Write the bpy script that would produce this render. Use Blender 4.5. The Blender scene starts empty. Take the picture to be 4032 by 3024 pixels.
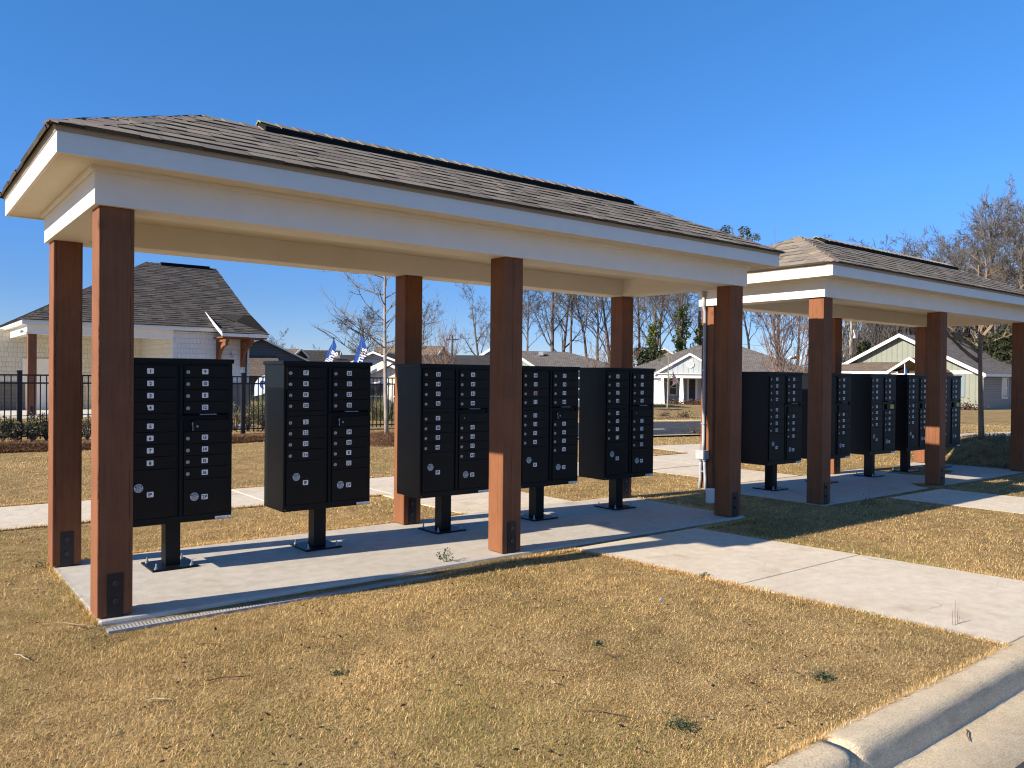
import bpy, bmesh, math, random
import numpy as np
from mathutils import Vector, Matrix
rnd = random.Random(7)
scn = bpy.context.scene
COL = scn.collection
rad = math.radians

# ------------------------------------------------------------------ camera (solved from the photograph's geometry)
CAM = Vector((-1.0046, -5.2355, 1.4576)); FPX = 3164.06
YAW, PIT, ROL = 0.66525, -0.00819, 0.00939
_f = Vector((math.sin(YAW)*math.cos(PIT), math.cos(YAW)*math.cos(PIT), math.sin(PIT)))
_r0 = Vector((math.cos(YAW), -math.sin(YAW), 0)); _u0 = _r0.cross(_f)
CR = math.cos(ROL)*_r0 + math.sin(ROL)*_u0; CU = -math.sin(ROL)*_r0 + math.cos(ROL)*_u0; CF = _f
cam = bpy.data.cameras.new('camera'); co = bpy.data.objects.new('camera', cam); COL.objects.link(co)
cam.sensor_fit = 'HORIZONTAL'; cam.sensor_width = 36; cam.lens = FPX/4032*36; cam.clip_end = 2000; cam.clip_start = 0.05
M = Matrix((CR, CU, -CF)).transposed().to_4x4(); M.translation = CAM; co.matrix_world = M
scn.camera = co
def ray(px, py): return (px-2016)/FPX*CR - (py-1512)/FPX*CU + CF
def at(px, py, dep): return CAM + ray(px, py)*dep            # point at a given depth in front of the camera
def atz(px, py, z):
    d = ray(px, py); return CAM + d*((z-CAM.z)/d.z)
def aty(px, py, y):
    d = ray(px, py); return CAM + d*((y-CAM.y)/d.y)

# ------------------------------------------------------------------ light
SUN = Vector((1, -0.128, -0.535)).normalized()
el = math.asin(-SUN.z); az = math.atan2(-SUN.x, -SUN.y)
sl = bpy.data.lights.new('sun', 'SUN'); so = bpy.data.objects.new('sun', sl); COL.objects.link(so)
so.rotation_euler = SUN.to_track_quat('-Z', 'Y').to_euler(); sl.energy = 5.0; sl.angle = rad(0.5); sl.color = (1, 0.89, 0.73)
w = bpy.data.worlds.new('World'); scn.world = w; w.use_nodes = True
nt = w.node_tree; bg = nt.nodes['Background']
sky = nt.nodes.new('ShaderNodeTexSky'); sky.sky_type = 'NISHITA'; sky.sun_disc = False
sky.sun_elevation = el; sky.sun_rotation = az; sky.altitude = 0; sky.air_density = 0.62; sky.dust_density = 0.0; sky.ozone_density = 3.0
hs = nt.nodes.new('ShaderNodeHueSaturation'); hs.inputs['Saturation'].default_value = 1.24
nt.links.new(sky.outputs[0], hs.inputs['Color']); tc = nt.nodes.new('ShaderNodeTexCoord'); sx = nt.nodes.new('ShaderNodeSeparateXYZ'); nt.links.new(tc.outputs['Generated'], sx.inputs[0])
rp = nt.nodes.new('ShaderNodeValToRGB'); nt.links.new(sx.outputs[2], rp.inputs[0])          # thinner horizon glow: a very clear, dry day
for i_, (p_, c_) in enumerate(((0.0, (0.44, 0.40, 0.46)), (0.10, (0.60, 0.56, 0.62)), (0.22, (0.92, 0.86, 0.92)), (0.42, (1.25, 1.13, 1.10)))):
    e_ = rp.color_ramp.elements[i_] if i_ < 2 else rp.color_ramp.elements.new(p_)
    e_.position = p_; e_.color = (*c_, 1)
mu = nt.nodes.new('ShaderNodeMix'); mu.data_type = 'RGBA'; mu.blend_type = 'MULTIPLY'; mu.inputs[0].default_value = 1.0
nt.links.new(hs.outputs[0], mu.inputs[6]); nt.links.new(rp.outputs[0], mu.inputs[7]); nt.links.new(mu.outputs[2], bg.inputs[0]); bg.inputs[1].default_value = 0.127
scn.view_settings.view_transform = 'Standard'; scn.view_settings.look = 'None'; scn.view_settings.exposure = 0.85; scn.view_settings.gamma = 1
scn.cycles.filter_width = 1.15; scn.cycles.use_denoising = True; scn.cycles.sample_clamp_indirect = 4
scn.cycles.max_bounces = 6; scn.cycles.diffuse_bounces = 4; scn.cycles.transparent_max_bounces = 4

# ------------------------------------------------------------------ materials
def rgb(r, g, b):
    f = lambda c: ((c/255+0.055)/1.055)**2.4 if c > 10 else c/255/12.92
    return (f(r), f(g), f(b))
class N:
    def __init__(s, name, rough=0.8, spec=0.3, metal=0.0):
        s.m = bpy.data.materials.new(name); s.m.use_nodes = True; s.t = s.m.node_tree; s.b = s.t.nodes['Principled BSDF']
        s.b.inputs['Roughness'].default_value = rough; s.b.inputs['Specular IOR Level'].default_value = spec; s.b.inputs['Metallic'].default_value = metal
        s.bump_prev = None
    def n(s, typ, **k):
        x = s.t.nodes.new(typ)
        for a, b in k.items():
            if hasattr(x, a): setattr(x, a, b)
            else: x.inputs[a].default_value = b
        return x
    def l(s, a, b): s.t.links.new(a, b)
    def coord(s, kind='Object', scale=(1, 1, 1), rot=(0, 0, 0)):
        c = s.n('ShaderNodeTexCoord'); mp = s.n('ShaderNodeMapping'); mp.inputs['Scale'].default_value = scale; mp.inputs['Rotation'].default_value = rot
        s.l(c.outputs[kind], mp.inputs[0]); return mp.outputs[0]
    def noise(s, v, scale, detail=4, rough=0.6):
        x = s.n('ShaderNodeTexNoise'); x.inputs['Scale'].default_value = scale; x.inputs['Detail'].default_value = detail; x.inputs['Roughness'].default_value = rough
        s.l(v, x.inputs['Vector']); return x.outputs['Fac']
    def ramp(s, fac, stops):
        r = s.n('ShaderNodeValToRGB'); e = r.color_ramp.elements
        while len(e) < len(stops): e.new(0.5)
        for i, (p, c) in enumerate(stops): e[i].position = p; e[i].color = (*c, 1) if len(c) == 3 else c
        s.l(fac, r.inputs[0]); return r.outputs[0]
    def mix(s, fac, a, b, mode='MIX'):
        x = s.n('ShaderNodeMix', data_type='RGBA', blend_type=mode)
        for v, i in ((fac, 0), (a, 6), (b, 7)):
            if isinstance(v, (int, float)): x.inputs[i].default_value = v
            elif isinstance(v, tuple): x.inputs[i].default_value = (*v, 1)
            else: s.l(v, x.inputs[i])
        return x.outputs[2]
    def col(s, c):
        if isinstance(c, tuple): s.b.inputs['Base Color'].default_value = (*c, 1)
        else: s.l(c, s.b.inputs['Base Color'])
    def bump(s, h, dist, strength=1.0):
        x = s.n('ShaderNodeBump'); x.inputs['Distance'].default_value = dist; x.inputs['Strength'].default_value = strength; s.l(h, x.inputs['Height'])
        if s.bump_prev is not None: s.l(s.bump_prev, x.inputs['Normal'])
        s.bump_prev = x.outputs[0]; s.l(x.outputs[0], s.b.inputs['Normal'])
def math_node(s, op, a, b=None):
    x = s.n('ShaderNodeMath', operation=op)
    for v, i in ((a, 0), (b, 1)):
        if v is None: continue
        if isinstance(v, (int, float)): x.inputs[i].default_value = v
        else: s.l(v, x.inputs[i])
    return x.outputs[0]
def sepxyz(s, v):
    x = s.n('ShaderNodeSeparateXYZ'); s.l(v, x.inputs[0]); return x.outputs

def plain(name, c, rough=0.7, var=0.08, scale=6, bump=0.0, bscale=80, spec=0.3, metal=0.0):
    s = N(name, rough, spec, metal); v = s.coord()
    f = s.noise(v, scale, 5)
    s.col(s.ramp(f, [(0.3, tuple(x*(1-var) for x in c)), (0.7, tuple(min(1, x*(1+var)) for x in c))]))
    if bump: s.bump(s.noise(v, bscale, 3), bump)
    return s.m
def concrete(name, c, tint, bump=0.0015, speck=140):
    s = N(name, 0.9, 0.2); v = s.coord()
    a = s.noise(v, 1.1, 6, 0.65); b = s.noise(v, 9, 5, 0.7); g = s.noise(v, speck, 2, 0.8)
    k = s.mix(s.ramp(a, [(0.35, (0, 0, 0)), (0.7, (1, 1, 1))]), c, tint)
    k = s.mix(0.6, k, s.ramp(b, [(0.3, (0.66, 0.65, 0.64)), (0.65, (1, 1, 1))]), 'MULTIPLY')
    vs_ = s.n('ShaderNodeTexVoronoi'); vs_.inputs['Scale'].default_value = 23; s.l(v, vs_.inputs['Vector']); k = s.mix(0.8, k, s.ramp(vs_.outputs['Distance'], [(0.03, (0.35, 0.32, 0.28)), (0.09, (1, 1, 1))]), 'MULTIPLY')
    k = s.mix(0.8, k, s.ramp(g, [(0.3, (0.55, 0.53, 0.5)), (0.55, (1, 1, 1))]), 'MULTIPLY')
    st = s.noise(s.coord(scale=(1, 1, 1)), 2.7, 3, 0.5)
    k = s.mix(s.ramp(st, [(0.60, (0, 0, 0)), (0.78, (0.55, 0.55, 0.55))]), k, (0.36, 0.25, 0.15))
    wn = s.noise(v, 0.8, 2, 0.4); ln = math_node(s, 'ABSOLUTE', math_node(s, 'SUBTRACT', math_node(s, 'FRACT', math_node(s, 'MULTIPLY', wn, 7.0)), 0.5))
    lm = s.mix(1.0, s.ramp(ln, [(0.003, (0.32, 0.32, 0.32)), (0.012, (0, 0, 0))]), s.ramp(s.noise(v, 1.7, 2), [(0.5, (0, 0, 0)), (0.62, (1, 1, 1))]), 'MULTIPLY')
    k = s.mix(lm, k, (0.12, 0.11, 0.10))
    s.col(k); s.bump(g, bump); s.bump(s.noise(s.coord(scale=(3, 60, 3)), 6, 3), bump*0.8)
    return s.m
def wood_stain(name, c):
    s = N(name, 0.75, 0.22); inf = s.n('ShaderNodeObjectInfo'); v0 = s.coord()
    add = s.n('ShaderNodeVectorMath', operation='ADD'); s.l(v0, add.inputs[0]); s.l(inf.outputs['Random'], add.inputs[1]); 
    sc = s.n('ShaderNodeMapping'); s.l(add.outputs[0], sc.inputs[0]); sc.inputs['Scale'].default_value = (14, 14, 0.7)
    v = sc.outputs[0]
    g = s.noise(v, 3, 6, 0.65); g2 = s.noise(v, 14, 3, 0.6)
    k = s.ramp(g, [(0.25, tuple(x*0.78 for x in c)), (0.5, c), (0.75, tuple(x*1.12 for x in c))])
    k = s.mix(0.2, k, s.ramp(g2, [(0.3, (0.6, 0.6, 0.6)), (0.6, (1, 1, 1))]), 'MULTIPLY')
    bl = s.noise(add.outputs[0], 4, 3)
    k = s.mix(0.5, k, s.ramp(bl, [(0.3, (0.7, 0.7, 0.7)), (0.6, (1.05, 1.05, 1.05))]), 'MULTIPLY')
    vo = s.n('ShaderNodeTexVoronoi'); vo.inputs['Scale'].default_value = 1.9; vm = s.n('ShaderNodeMapping'); vm.inputs['Scale'].default_value = (1, 1, 0.62); s.l(add.outputs[0], vm.inputs[0]); s.l(vm.outputs[0], vo.inputs['Vector'])
    k = s.mix(s.ramp(vo.outputs['Distance'], [(0.015, (0.8, 0.8, 0.8)), (0.06, (0, 0, 0))]), k, tuple(x*0.25 for x in c))
    # drying check: a thin dark wandering crack along the post
    xyz = sepxyz(s, v0); wob = s.noise(s.coord(scale=(0.01, 0.01, 2.2)), 1.3, 4, 0.7)
    t = math_node(s, 'ADD', xyz[0], math_node(s, 'MULTIPLY', xyz[1], 1.37))
    t = math_node(s, 'ADD', t, math_node(s, 'MULTIPLY', wob, 0.05))
    t = math_node(s, 'ABSOLUTE', math_node(s, 'SUBTRACT', math_node(s, 'FRACT', math_node(s, 'MULTIPLY', math_node(s, 'ADD', t, inf.outputs['Random']), 6.0)), 0.5))
    brk = s.noise(s.coord(scale=(0.1, 0.1, 1.2)), 1.1, 2)
    ck = s.mix(1.0, s.ramp(t, [(0.004, (1, 1, 1)), (0.013, (0, 0, 0))]), s.ramp(brk, [(0.44, (0, 0, 0)), (0.5, (1, 1, 1))]), 'MULTIPLY')
    k = s.mix(ck, k, tuple(x*0.12 for x in c))
    s.col(k); s.bump(g2, 0.0012); s.bump(g, 0.002)
    return s.m
def attr_mat(name, rough=0.85, spec=0.15, trans=0.0, speck=0.0, sscale=300):
    s = N(name, rough, spec); a = s.n('ShaderNodeVertexColor', layer_name='Col'); k = a.outputs[0]
    if speck:
        g = s.noise(s.coord(), sscale, 2, 0.8)
        k = s.mix(1.0, k, s.ramp(g, [(0.35, (1-speck,)*3), (0.65, (1+speck*0.6,)*3)]), 'MULTIPLY')
        s.bump(g, 0.001)
    s.col(k)
    if trans:
        d = s.n('ShaderNodeBsdfTranslucent'); s.l(k, d.inputs[0]); mx = s.n('ShaderNodeMixShader'); mx.inputs[0].default_value = trans
        s.l(s.b.outputs[0], mx.inputs[1]); s.l(d.outputs[0], mx.inputs[2]); s.l(mx.outputs[0], s.t.nodes['Material Output'].inputs[0])
    return s.m
def shingle_tex(name, c, w=0.32, h=0.16, vec='UV'):
    s = N(name, 0.95, 0.1)
    uv = s.n('ShaderNodeUVMap').outputs[0] if vec == 'UV' else s.coord()
    b = s.n('ShaderNodeTexBrick'); s.l(uv, b.inputs['Vector']); b.offset = 0.5
    for k_, v_ in (('Scale', 1.0), ('Mortar Size', 0.012), ('Brick Width', w), ('Row Height', h), ('Mortar Smooth', 0.2), ('Bias', 0.0)): b.inputs[k_].default_value = v_
    b.inputs['Color1'].default_value = (*[x*0.8 for x in c], 1); b.inputs['Color2'].default_value = (*[x*1.2 for x in c], 1); b.inputs['Mortar'].default_value = (*[x*0.25 for x in c], 1)
    n1 = s.noise(uv, 1.3, 4); n2 = s.noise(uv, 40, 2)
    k = s.mix(0.6, b.outputs[0], s.ramp(n1, [(0.3, (0.75, 0.75, 0.75)), (0.7, (1.1, 1.08, 1.05))]), 'MULTIPLY')
    k = s.mix(0.6, k, s.ramp(n2, [(0.3, (0.7, 0.7, 0.7)), (0.7, (1.1, 1.1, 1.1))]), 'MULTIPLY')
    s.col(k); s.bump(b.outputs['Fac'], -0.01)
    return s.m
def shake_tex(name, c, w=0.16, h=0.2):
    s = N(name, 0.8, 0.2); uv = s.n('ShaderNodeUVMap').outputs[0]
    b = s.n('ShaderNodeTexBrick'); s.l(uv, b.inputs['Vector']); b.offset = 0.43; b.squash = 0.7; b.squash_frequency = 3
    for k_, v_ in (('Scale', 1.0), ('Mortar Size', 0.006), ('Brick Width', w), ('Row Height', h), ('Mortar Smooth', 0.1)): b.inputs[k_].default_value = v_
    b.inputs['Color1'].default_value = (*[x*0.93 for x in c], 1); b.inputs['Color2'].default_value = (*c, 1); b.inputs['Mortar'].default_value = (*[x*0.72 for x in c], 1)
    n1 = s.noise(uv, 25, 3)
    s.col(s.mix(0.4, b.outputs[0], s.ramp(n1, [(0.3, (0.8, 0.8, 0.8)), (0.7, (1, 1, 1))]), 'MULTIPLY')); s.bump(b.outputs['Fac'], -0.01)
    return s.m
def batten_tex(name, c, pitch=0.4, horiz=False):
    s = N(name, 0.7, 0.25); uv = s.n('ShaderNodeUVMap').outputs[0]; o = sepxyz(s, uv)
    fr = math_node(s, 'FRACT', math_node(s, 'DIVIDE', o[1 if horiz else 0], pitch))
    line = s.ramp(fr, [(0.0, (1, 1, 1)), (0.10, (1, 1, 1)), (0.13, (0, 0, 0)), (1.0, (0, 0, 0))])
    n1 = s.noise(uv, 2.0, 4)
    k = s.mix(s.ramp(fr, [(0.11, (0, 0, 0)), (0.13, (1, 1, 1)), (0.17, (0, 0, 0))]), c, tuple(x*0.55 for x in c))
    s.col(s.mix(0.4, k, s.ramp(n1, [(0.3, (0.82, 0.82, 0.82)), (0.7, (1.05, 1.05, 1.05))]), 'MULTIPLY')); s.bump(line, 0.02)
    return s.m

m_slab = concrete('slab_concrete', (0.55, 0.505, 0.435), (0.63, 0.58, 0.505))
m_walk = concrete('walk_concrete', (0.70, 0.60, 0.465), (0.77, 0.68, 0.545))
m_kerb = concrete('kerb_concrete', (0.80, 0.635, 0.42), (0.88, 0.73, 0.51), 0.007, 120)
m_asph = plain('asphalt', (0.045, 0.047, 0.05), 0.9, 0.25, 3, 0.004, 220)
m_post = wood_stain('stained_cedar', (0.222, 0.089, 0.041))
m_white = plain('white_paint', (0.83, 0.775, 0.68), 0.55, 0.035, 3, 0.0008, 160)
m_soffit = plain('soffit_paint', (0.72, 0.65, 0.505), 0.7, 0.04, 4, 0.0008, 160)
m_drip = plain('drip_metal', (0.36, 0.30, 0.22), 0.5, 0.06, 5)
m_black = plain('black_powder_coat', (0.0030, 0.0048, 0.0066), 0.42, 0.18, 9, 0.0003, 700, 0.20)
m_blackdoor = plain('black_door_coat', (0.0062, 0.0057, 0.0048), 0.48, 0.15, 8, 0.0003, 700, 0.2)  # brown cast in the base stands for sunlit grass mirrored in the fronts
m_dark = plain('dark_gap', (0.004, 0.004, 0.004), 0.9, 0.1)
m_sticker = plain('sticker_white', (0.86, 0.86, 0.85), 0.45, 0.04, 30)
m_pink = plain('sticker_pink', (0.78, 0.42, 0.40), 0.45, 0.05, 30)
m_yellow = plain('label_yellow', (0.72, 0.62, 0.06), 0.6, 0.08, 20)
m_ink = plain('ink', (0.015, 0.015, 0.017), 0.5, 0.1)
m_ring = plain('ring_sticker', (0.42, 0.50, 0.58), 0.45, 0.06, 40)
m_zinc = plain('zinc', (0.42, 0.43, 0.44), 0.4, 0.2, 30, 0, 80, 0.5, 0.8)
m_lock = plain('lock_metal', (0.42, 0.39, 0.34), 0.45, 0.2, 60, 0, 80, 0.5, 0.5)
m_pvc = plain('grey_pvc', (0.36, 0.38, 0.40), 0.5, 0.08, 8)
m_bracket = plain('bracket_black', (0.010, 0.010, 0.012), 0.5, 0.3, 20, 0.0006, 200, 0.45)
m_grate = plain('grey_grate', (0.34, 0.35, 0.36), 0.6, 0.12, 12)
m_roof = attr_mat('roof_shingles', 0.95, 0.12, 0, 0.55, 260)
m_leafcol = attr_mat('leaf_colours', 0.7, 0.25, 0.25)
m_grass = attr_mat('grass_blades', 0.75, 0.2, 0.3)
m_straw = attr_mat('pine_straw', 0.85, 0.15, 0.1)
m_bark = plain('grey_bark', (0.20, 0.165, 0.135), 0.95, 0.4, 3, 0.01, 30)
m_barkdark = plain('dark_bark', (0.115, 0.09, 0.072), 0.95, 0.4, 2, 0.01, 20)
m_twig = plain('twigs', (0.125, 0.110, 0.098), 0.95, 0.3, 2)
m_barkpale = plain('pale_bark', (0.30, 0.265, 0.225), 0.95, 0.35, 4, 0.006, 30)
m_redtwig = plain('red_twigs', (0.20, 0.135, 0.105), 0.9, 0.3, 2)
m_tantree = plain('tan_bark', (0.23, 0.165, 0.11), 0.9, 0.3, 3)
m_fence = plain('fence_black', (0.009, 0.010, 0.013), 0.4, 0.1, 5, 0, 80, 0.5)
m_glass = plain('window_glass', (0.02, 0.025, 0.03), 0.08, 0.1, 3, 0, 80, 0.8)
m_trim = plain('house_trim', (0.80, 0.78, 0.74), 0.6, 0.04, 3)
m_shake = shake_tex('white_shake', (0.74, 0.72, 0.68))
m_stone = shake_tex('stone_veneer', (0.20, 0.17, 0.14), 0.34, 0.17)
m_pole = plain('pole_wood', (0.16, 0.12, 0.09), 0.95, 0.3, 2)
m_blue = plain('flag_blue', (0.012, 0.075, 0.34), 0.7, 0.12, 3)
m_pool = plain('pool_water', (0.05, 0.19, 0.38), 0.08, 0.1, 2, 0.01, 3, 0.5)
m_dirt = plain('red_dirt', (0.33, 0.19, 0.11), 0.95, 0.3, 4, 0.01, 40)
m_mulch = plain('mulch_base', (0.19, 0.105, 0.06), 0.95, 0.4, 6, 0.02, 30)

# ------------------------------------------------------------------ mesh builder
class MB:
    def __init__(s): s.v = []; s.f = []; s.mi = []; s.c = []; s.uv = []
    def add(s, vs, fs, mi=0, c=None, uv=None):
        o = len(s.v); s.v += [tuple(x) for x in vs]
        for k, f in enumerate(fs):
            s.f.append([o+i for i in f]); s.mi.append(mi); s.uv.append(uv[k] if uv else None)
        s.c += [c or (1, 1, 1)]*len(vs)
    def box(s, a, b, mi=0, c=None):
        x0, y0, z0 = a; x1, y1, z1 = b
        s.add([(x0, y0, z0), (x1, y0, z0), (x1, y1, z0), (x0, y1, z0), (x0, y0, z1), (x1, y0, z1), (x1, y1, z1), (x0, y1, z1)],
              [(0, 3, 2, 1), (4, 5, 6, 7), (0, 1, 5, 4), (1, 2, 6, 5), (2, 3, 7, 6), (3, 0, 4, 7)], mi, c)
    def prism(s, poly, vec, mi=0, c=None):
        n = len(poly); vec = Vector(vec); p = [Vector(q) for q in poly]
        s.add(p+[q+vec for q in p], [tuple(range(n))[::-1], tuple(range(n, 2*n))]+[(i, (i+1) % n, n+(i+1) % n, n+i) for i in range(n)], mi, c)
    def tube(s, pts, rs, k=6, mi=0, c=None, cap=True):
        pts = [Vector(p) for p in pts]; n = len(pts); vs = []; fs = []
        up = Vector((0.13, 0.97, 0.2)); 
        for i, p in enumerate(pts):
            d = (pts[min(i+1, n-1)]-pts[max(i-1, 0)]); d = d.normalized() if d.length > 1e-9 else Vector((0, 0, 1))
            a = d.cross(up)
            if a.length < 1e-3: a = d.cross(Vector((1, 0, 0)))
            a.normalize(); b = d.cross(a); r = rs[i] if hasattr(rs, '__len__') else rs
            for j in range(k):
                t = 2*math.pi*j/k; vs.append(p+a*(r*math.cos(t))+b*(r*math.sin(t)))
        for i in range(n-1):
            for j in range(k): fs.append((i*k+j, i*k+(j+1) % k, (i+1)*k+(j+1) % k, (i+1)*k+j))
        if cap: fs.append(tuple(range(k))[::-1]); fs.append(tuple(range((n-1)*k, n*k)))
        s.add(vs, fs, mi, c)
    def cyl(s, p, d, r, h, k=12, mi=0, c=None): s.tube([p, Vector(p)+Vector(d)*h], r, k, mi, c)
    def build(s, name, mats, parent=None, smooth=False, bevel=0.0, col=False):
        me = bpy.data.meshes.new(name); me.from_pydata(s.v, [], s.f)
        for m in (mats if isinstance(mats, (list, tuple)) else [mats]): me.materials.append(m)
        me.polygons.foreach_set('material_index', s.mi)
        if col:
            a = me.color_attributes.new('Col', 'FLOAT_COLOR', 'POINT')
            a.data.foreach_set('color', np.array([(*c, 1) for c in s.c], dtype=np.float32).ravel())
        if any(u is not None for u in s.uv):
            l = me.uv_layers.new(name='UVMap'); arr = []
            for f, u in zip(s.f, s.uv): arr += (u if u is not None else [(0, 0)]*len(f))
            l.data.foreach_set('uv', np.array(arr, dtype=np.float32).ravel())
        if smooth: me.polygons.foreach_set('use_smooth', [True]*len(s.f))
        me.update()
        return mk(name, me, parent, bevel)
    def quad_uv(s, a, b, c, d, mi=0, off=(0, 0)):
        a, b, c, d = map(Vector, (a, b, c, d)); u = (b-a).normalized()
        n = u.cross(d-a); v = n.cross(u).normalized() if n.length > 1e-9 else Vector((0, 0, 1))
        q = [((p-a).dot(u)+off[0], (p-a).dot(v)+off[1]) for p in (a, b, c, d)]
        s.add([a, b, c, d], [(0, 1, 2, 3)], mi, None, [q])
    def poly_uv(s, pts, mi=0, u=None):
        p = [Vector(q) for q in pts]; u = (Vector(u) if u else p[1]-p[0]).normalized(); n = None
        for i in range(1, len(p)-1):
            n = (p[i]-p[0]).cross(p[i+1]-p[0])
            if n.length > 1e-6: break
        v = n.normalized().cross(u)
        s.add(p, [tuple(range(len(p)))], mi, None, [[((q-p[0]).dot(u), (q-p[0]).dot(v)) for q in p]])
def mk(name, me, parent=None, bevel=0.0):
    o = bpy.data.objects.new(name, me); COL.objects.link(o)
    if parent is not None: o.parent = parent
    if bevel:
        b = o.modifiers.new('edge', 'BEVEL'); b.width = bevel; b.segments = 2; b.limit_method = 'ANGLE'; b.angle_limit = rad(40); b.harden_normals = False
    return o
def tag(o, label, cat, group=None, kind=None):
    if label: o['label'] = label
    if cat: o['category'] = cat
    if group: o['group'] = group
    if kind: o['kind'] = kind
    return o
def thing(name, label, cat, loc=(0, 0, 0), rz=0, group=None):
    o = bpy.data.objects.new(name, None); COL.objects.link(o); o.location = loc; o.rotation_euler = (0, 0, rz); o.empty_display_size = 0.2
    return tag(o, label, cat, group)
def struct(o): o['kind'] = 'structure'; return o
def kids(o): return [c for c in COL.objects if c.parent == o]
def copy_tree(o, parent=None, tbl=None):
    if tbl is None:
        tbl = {}
        for c in COL.objects:
            if c.parent: tbl.setdefault(c.parent.name, []).append(c)
    c = o.copy(); COL.objects.link(c)
    if parent is not None: c.parent = parent
    for ch in tbl.get(o.name, []): copy_tree(ch, c, tbl)
    return c
def place(o, label, loc, rz=0, sc=1.0, group=None):
    o.location = loc; o.rotation_euler = (0, 0, rz); o.scale = (sc, sc, sc)
    if label: o['label'] = label
    if group: o['group'] = group
    return o

# ------------------------------------------------------------------ terrain
def sstep(a, b, x): t = np.clip((x-a)/(b-a), 0, 1); return t*t*(3-2*t)
_rng = np.random.default_rng(3)
_W = [(_rng.normal(0, 1.0)*k, _rng.normal(0, 1.0)*k, _rng.uniform(0, 6.28), 1/k**0.6) for k in (0.7, 0.9, 1.6, 2.3, 3.7, 5.0, 7.5, 9.0)]
def bumps(x, y): return sum(a*np.sin(kx*x+ky*y+p) for kx, ky, p, a in _W)/5.0
MOUND = (15.75, 1.0)
def G(x, y):
    x = np.asarray(x, float); y = np.asarray(y, float)
    d = np.hypot(x-3, y-0)
    z = -0.014 - 0.55*sstep(14, 70, d) + 0.007*bumps(x, y)*(1-sstep(9, 14, d))
    z = z - 0.036*sstep(-0.75, -0.2, y)*(1-sstep(-0.1, 0.0, y))*sstep(-0.3, 0.0, x)*(1-0.75*sstep(1.9, 3.0, x))*(1-sstep(6.3, 6.6, x))
    z = z + 0.45*np.exp(-((x-MOUND[0])**2/(2*1.3**2)+(y-MOUND[1])**2/(2*1.1**2)))*sstep(13.95, 14.9, x)
    return z
def gz(x, y): return float(G(x, y))
def ground_at(px, py):
    d = ray(px, py); t = 2.0
    for i in range(4000):
        p = CAM+d*t
        if p.z <= gz(p.x, p.y): return Vector((p.x, p.y, gz(p.x, p.y)))
        t += 0.03
    return p
def axis(segs):
    out = []
    for a, b, st in segs: out += list(np.arange(a, b, st))
    return np.array(out+[segs[-1][1]])
xs = axis([(-120, -40, 20), (-40, -10, 3), (-10, 22, 0.22), (22, 60, 1.5), (60, 240, 15)])
ys = axis([(-3.46, 8, 0.22), (8, 20, 0.6), (20, 70, 2.5), (70, 260, 15)])
X, Y = np.meshgrid(xs, ys); Z = G(X, Y)
nx, ny = len(xs), len(ys)
V = np.stack([X, Y, Z], -1).reshape(-1, 3)
I = np.arange(nx*ny).reshape(ny, nx)
F = np.stack([I[:-1, :-1], I[:-1, 1:], I[1:, 1:], I[1:, :-1]], -1).reshape(-1, 4)
me = bpy.data.meshes.new('ground'); me.from_pydata(V.tolist(), [], F.tolist()); me.polygons.foreach_set('use_smooth', [True]*len(F))
s = N('dormant_lawn', 0.95, 0.1); v = s.coord()
a = s.noise(v, 0.55, 5); b = s.noise(v, 5, 5, 0.7); c_ = s.noise(v, 60, 3, 0.8); d_ = s.noise(s.coord(scale=(1, 2.2, 1)), 1.6, 4, 0.65)
k = s.ramp(b, [(0.3, (0.23, 0.15, 0.066)), (0.5, (0.42, 0.295, 0.135)), (0.7, (0.56, 0.42, 0.205))])
k = s.mix(s.ramp(a, [(0.5, (0, 0, 0)), (0.72, (0.7, 0.7, 0.7))]), k, (0.15, 0.13, 0.04))
k = s.mix(s.ramp(d_, [(0.56, (0, 0, 0)), (0.75, (0.75, 0.75, 0.75))]), k, (0.30, 0.23, 0.13))
k = s.mix(0.85, k, s.ramp(c_, [(0.32, (0.35, 0.33, 0.3)), (0.62, (1.15, 1.12, 1.05))]), 'MULTIPLY')
s.col(k); s.bump(c_, 0.03); s.bump(b, 0.03)
me.materials.append(s.m); struct(mk('ground', me))

CONC = []     # convex footprints in plan with no grass
def sheet(name, poly, z0, z1, mat, bevel=0.008, joints=(), parent=None):
    mb = MB(); mb.prism([(x, y, z0) for x, y in poly], (0, 0, z1-z0)); CONC.append(poly)
    return struct(mb.build(name, mat, None, False, bevel))
K2 = Vector((7.7035, -0.057, -0.012))
sheet('slab', [(0.0, -0.042), (6.27, -0.042), (6.27, 1.785), (0.0, 1.785)], -0.16, 0, m_slab, 0.02)
sheet('slab', [(K2.x-0.02, K2.y-0.042), (K2.x+6.26, K2.y-0.042), (K2.x+6.26, K2.y+1.785), (K2.x-0.02, K2.y+1.785)], -0.16, -0.012, m_slab, 0.014)
def walk_pieces(name, l0, l1, r0, r1, cuts, z, mat):
    l0, l1, r0, r1 = map(Vector, (l0, l1, r0, r1)); c = [0]+list(cuts)+[1]
    CONC.append([tuple(l0), tuple(r0), tuple(r1), tuple(l1)]); mb = MB()
    for a, b in zip(c[:-1], c[1:]):
        g = 0.004/((l1-l0).length)
        p = [l0.lerp(l1, a+g), r0.lerp(r1, a+g), r0.lerp(r1, b-g), l0.lerp(l1, b-g)]
        mb.prism([(q.x, q.y, -0.14) for q in p], (0, 0, 0.14+z))
    lo = [l0, r0, r1, l1]; mb.prism([(q.x, q.y, -0.15) for q in lo], (0, 0, 0.15+z-0.012), 1)
    return struct(mb.build(name, [mat, m_mulch], None, False, 0.007))
walk_pieces('path', (3.68, -0.158), (3.93, -3.435), (5.27, -0.158), (5.66, -3.435), [0.485], 0.0, m_walk)
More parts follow.
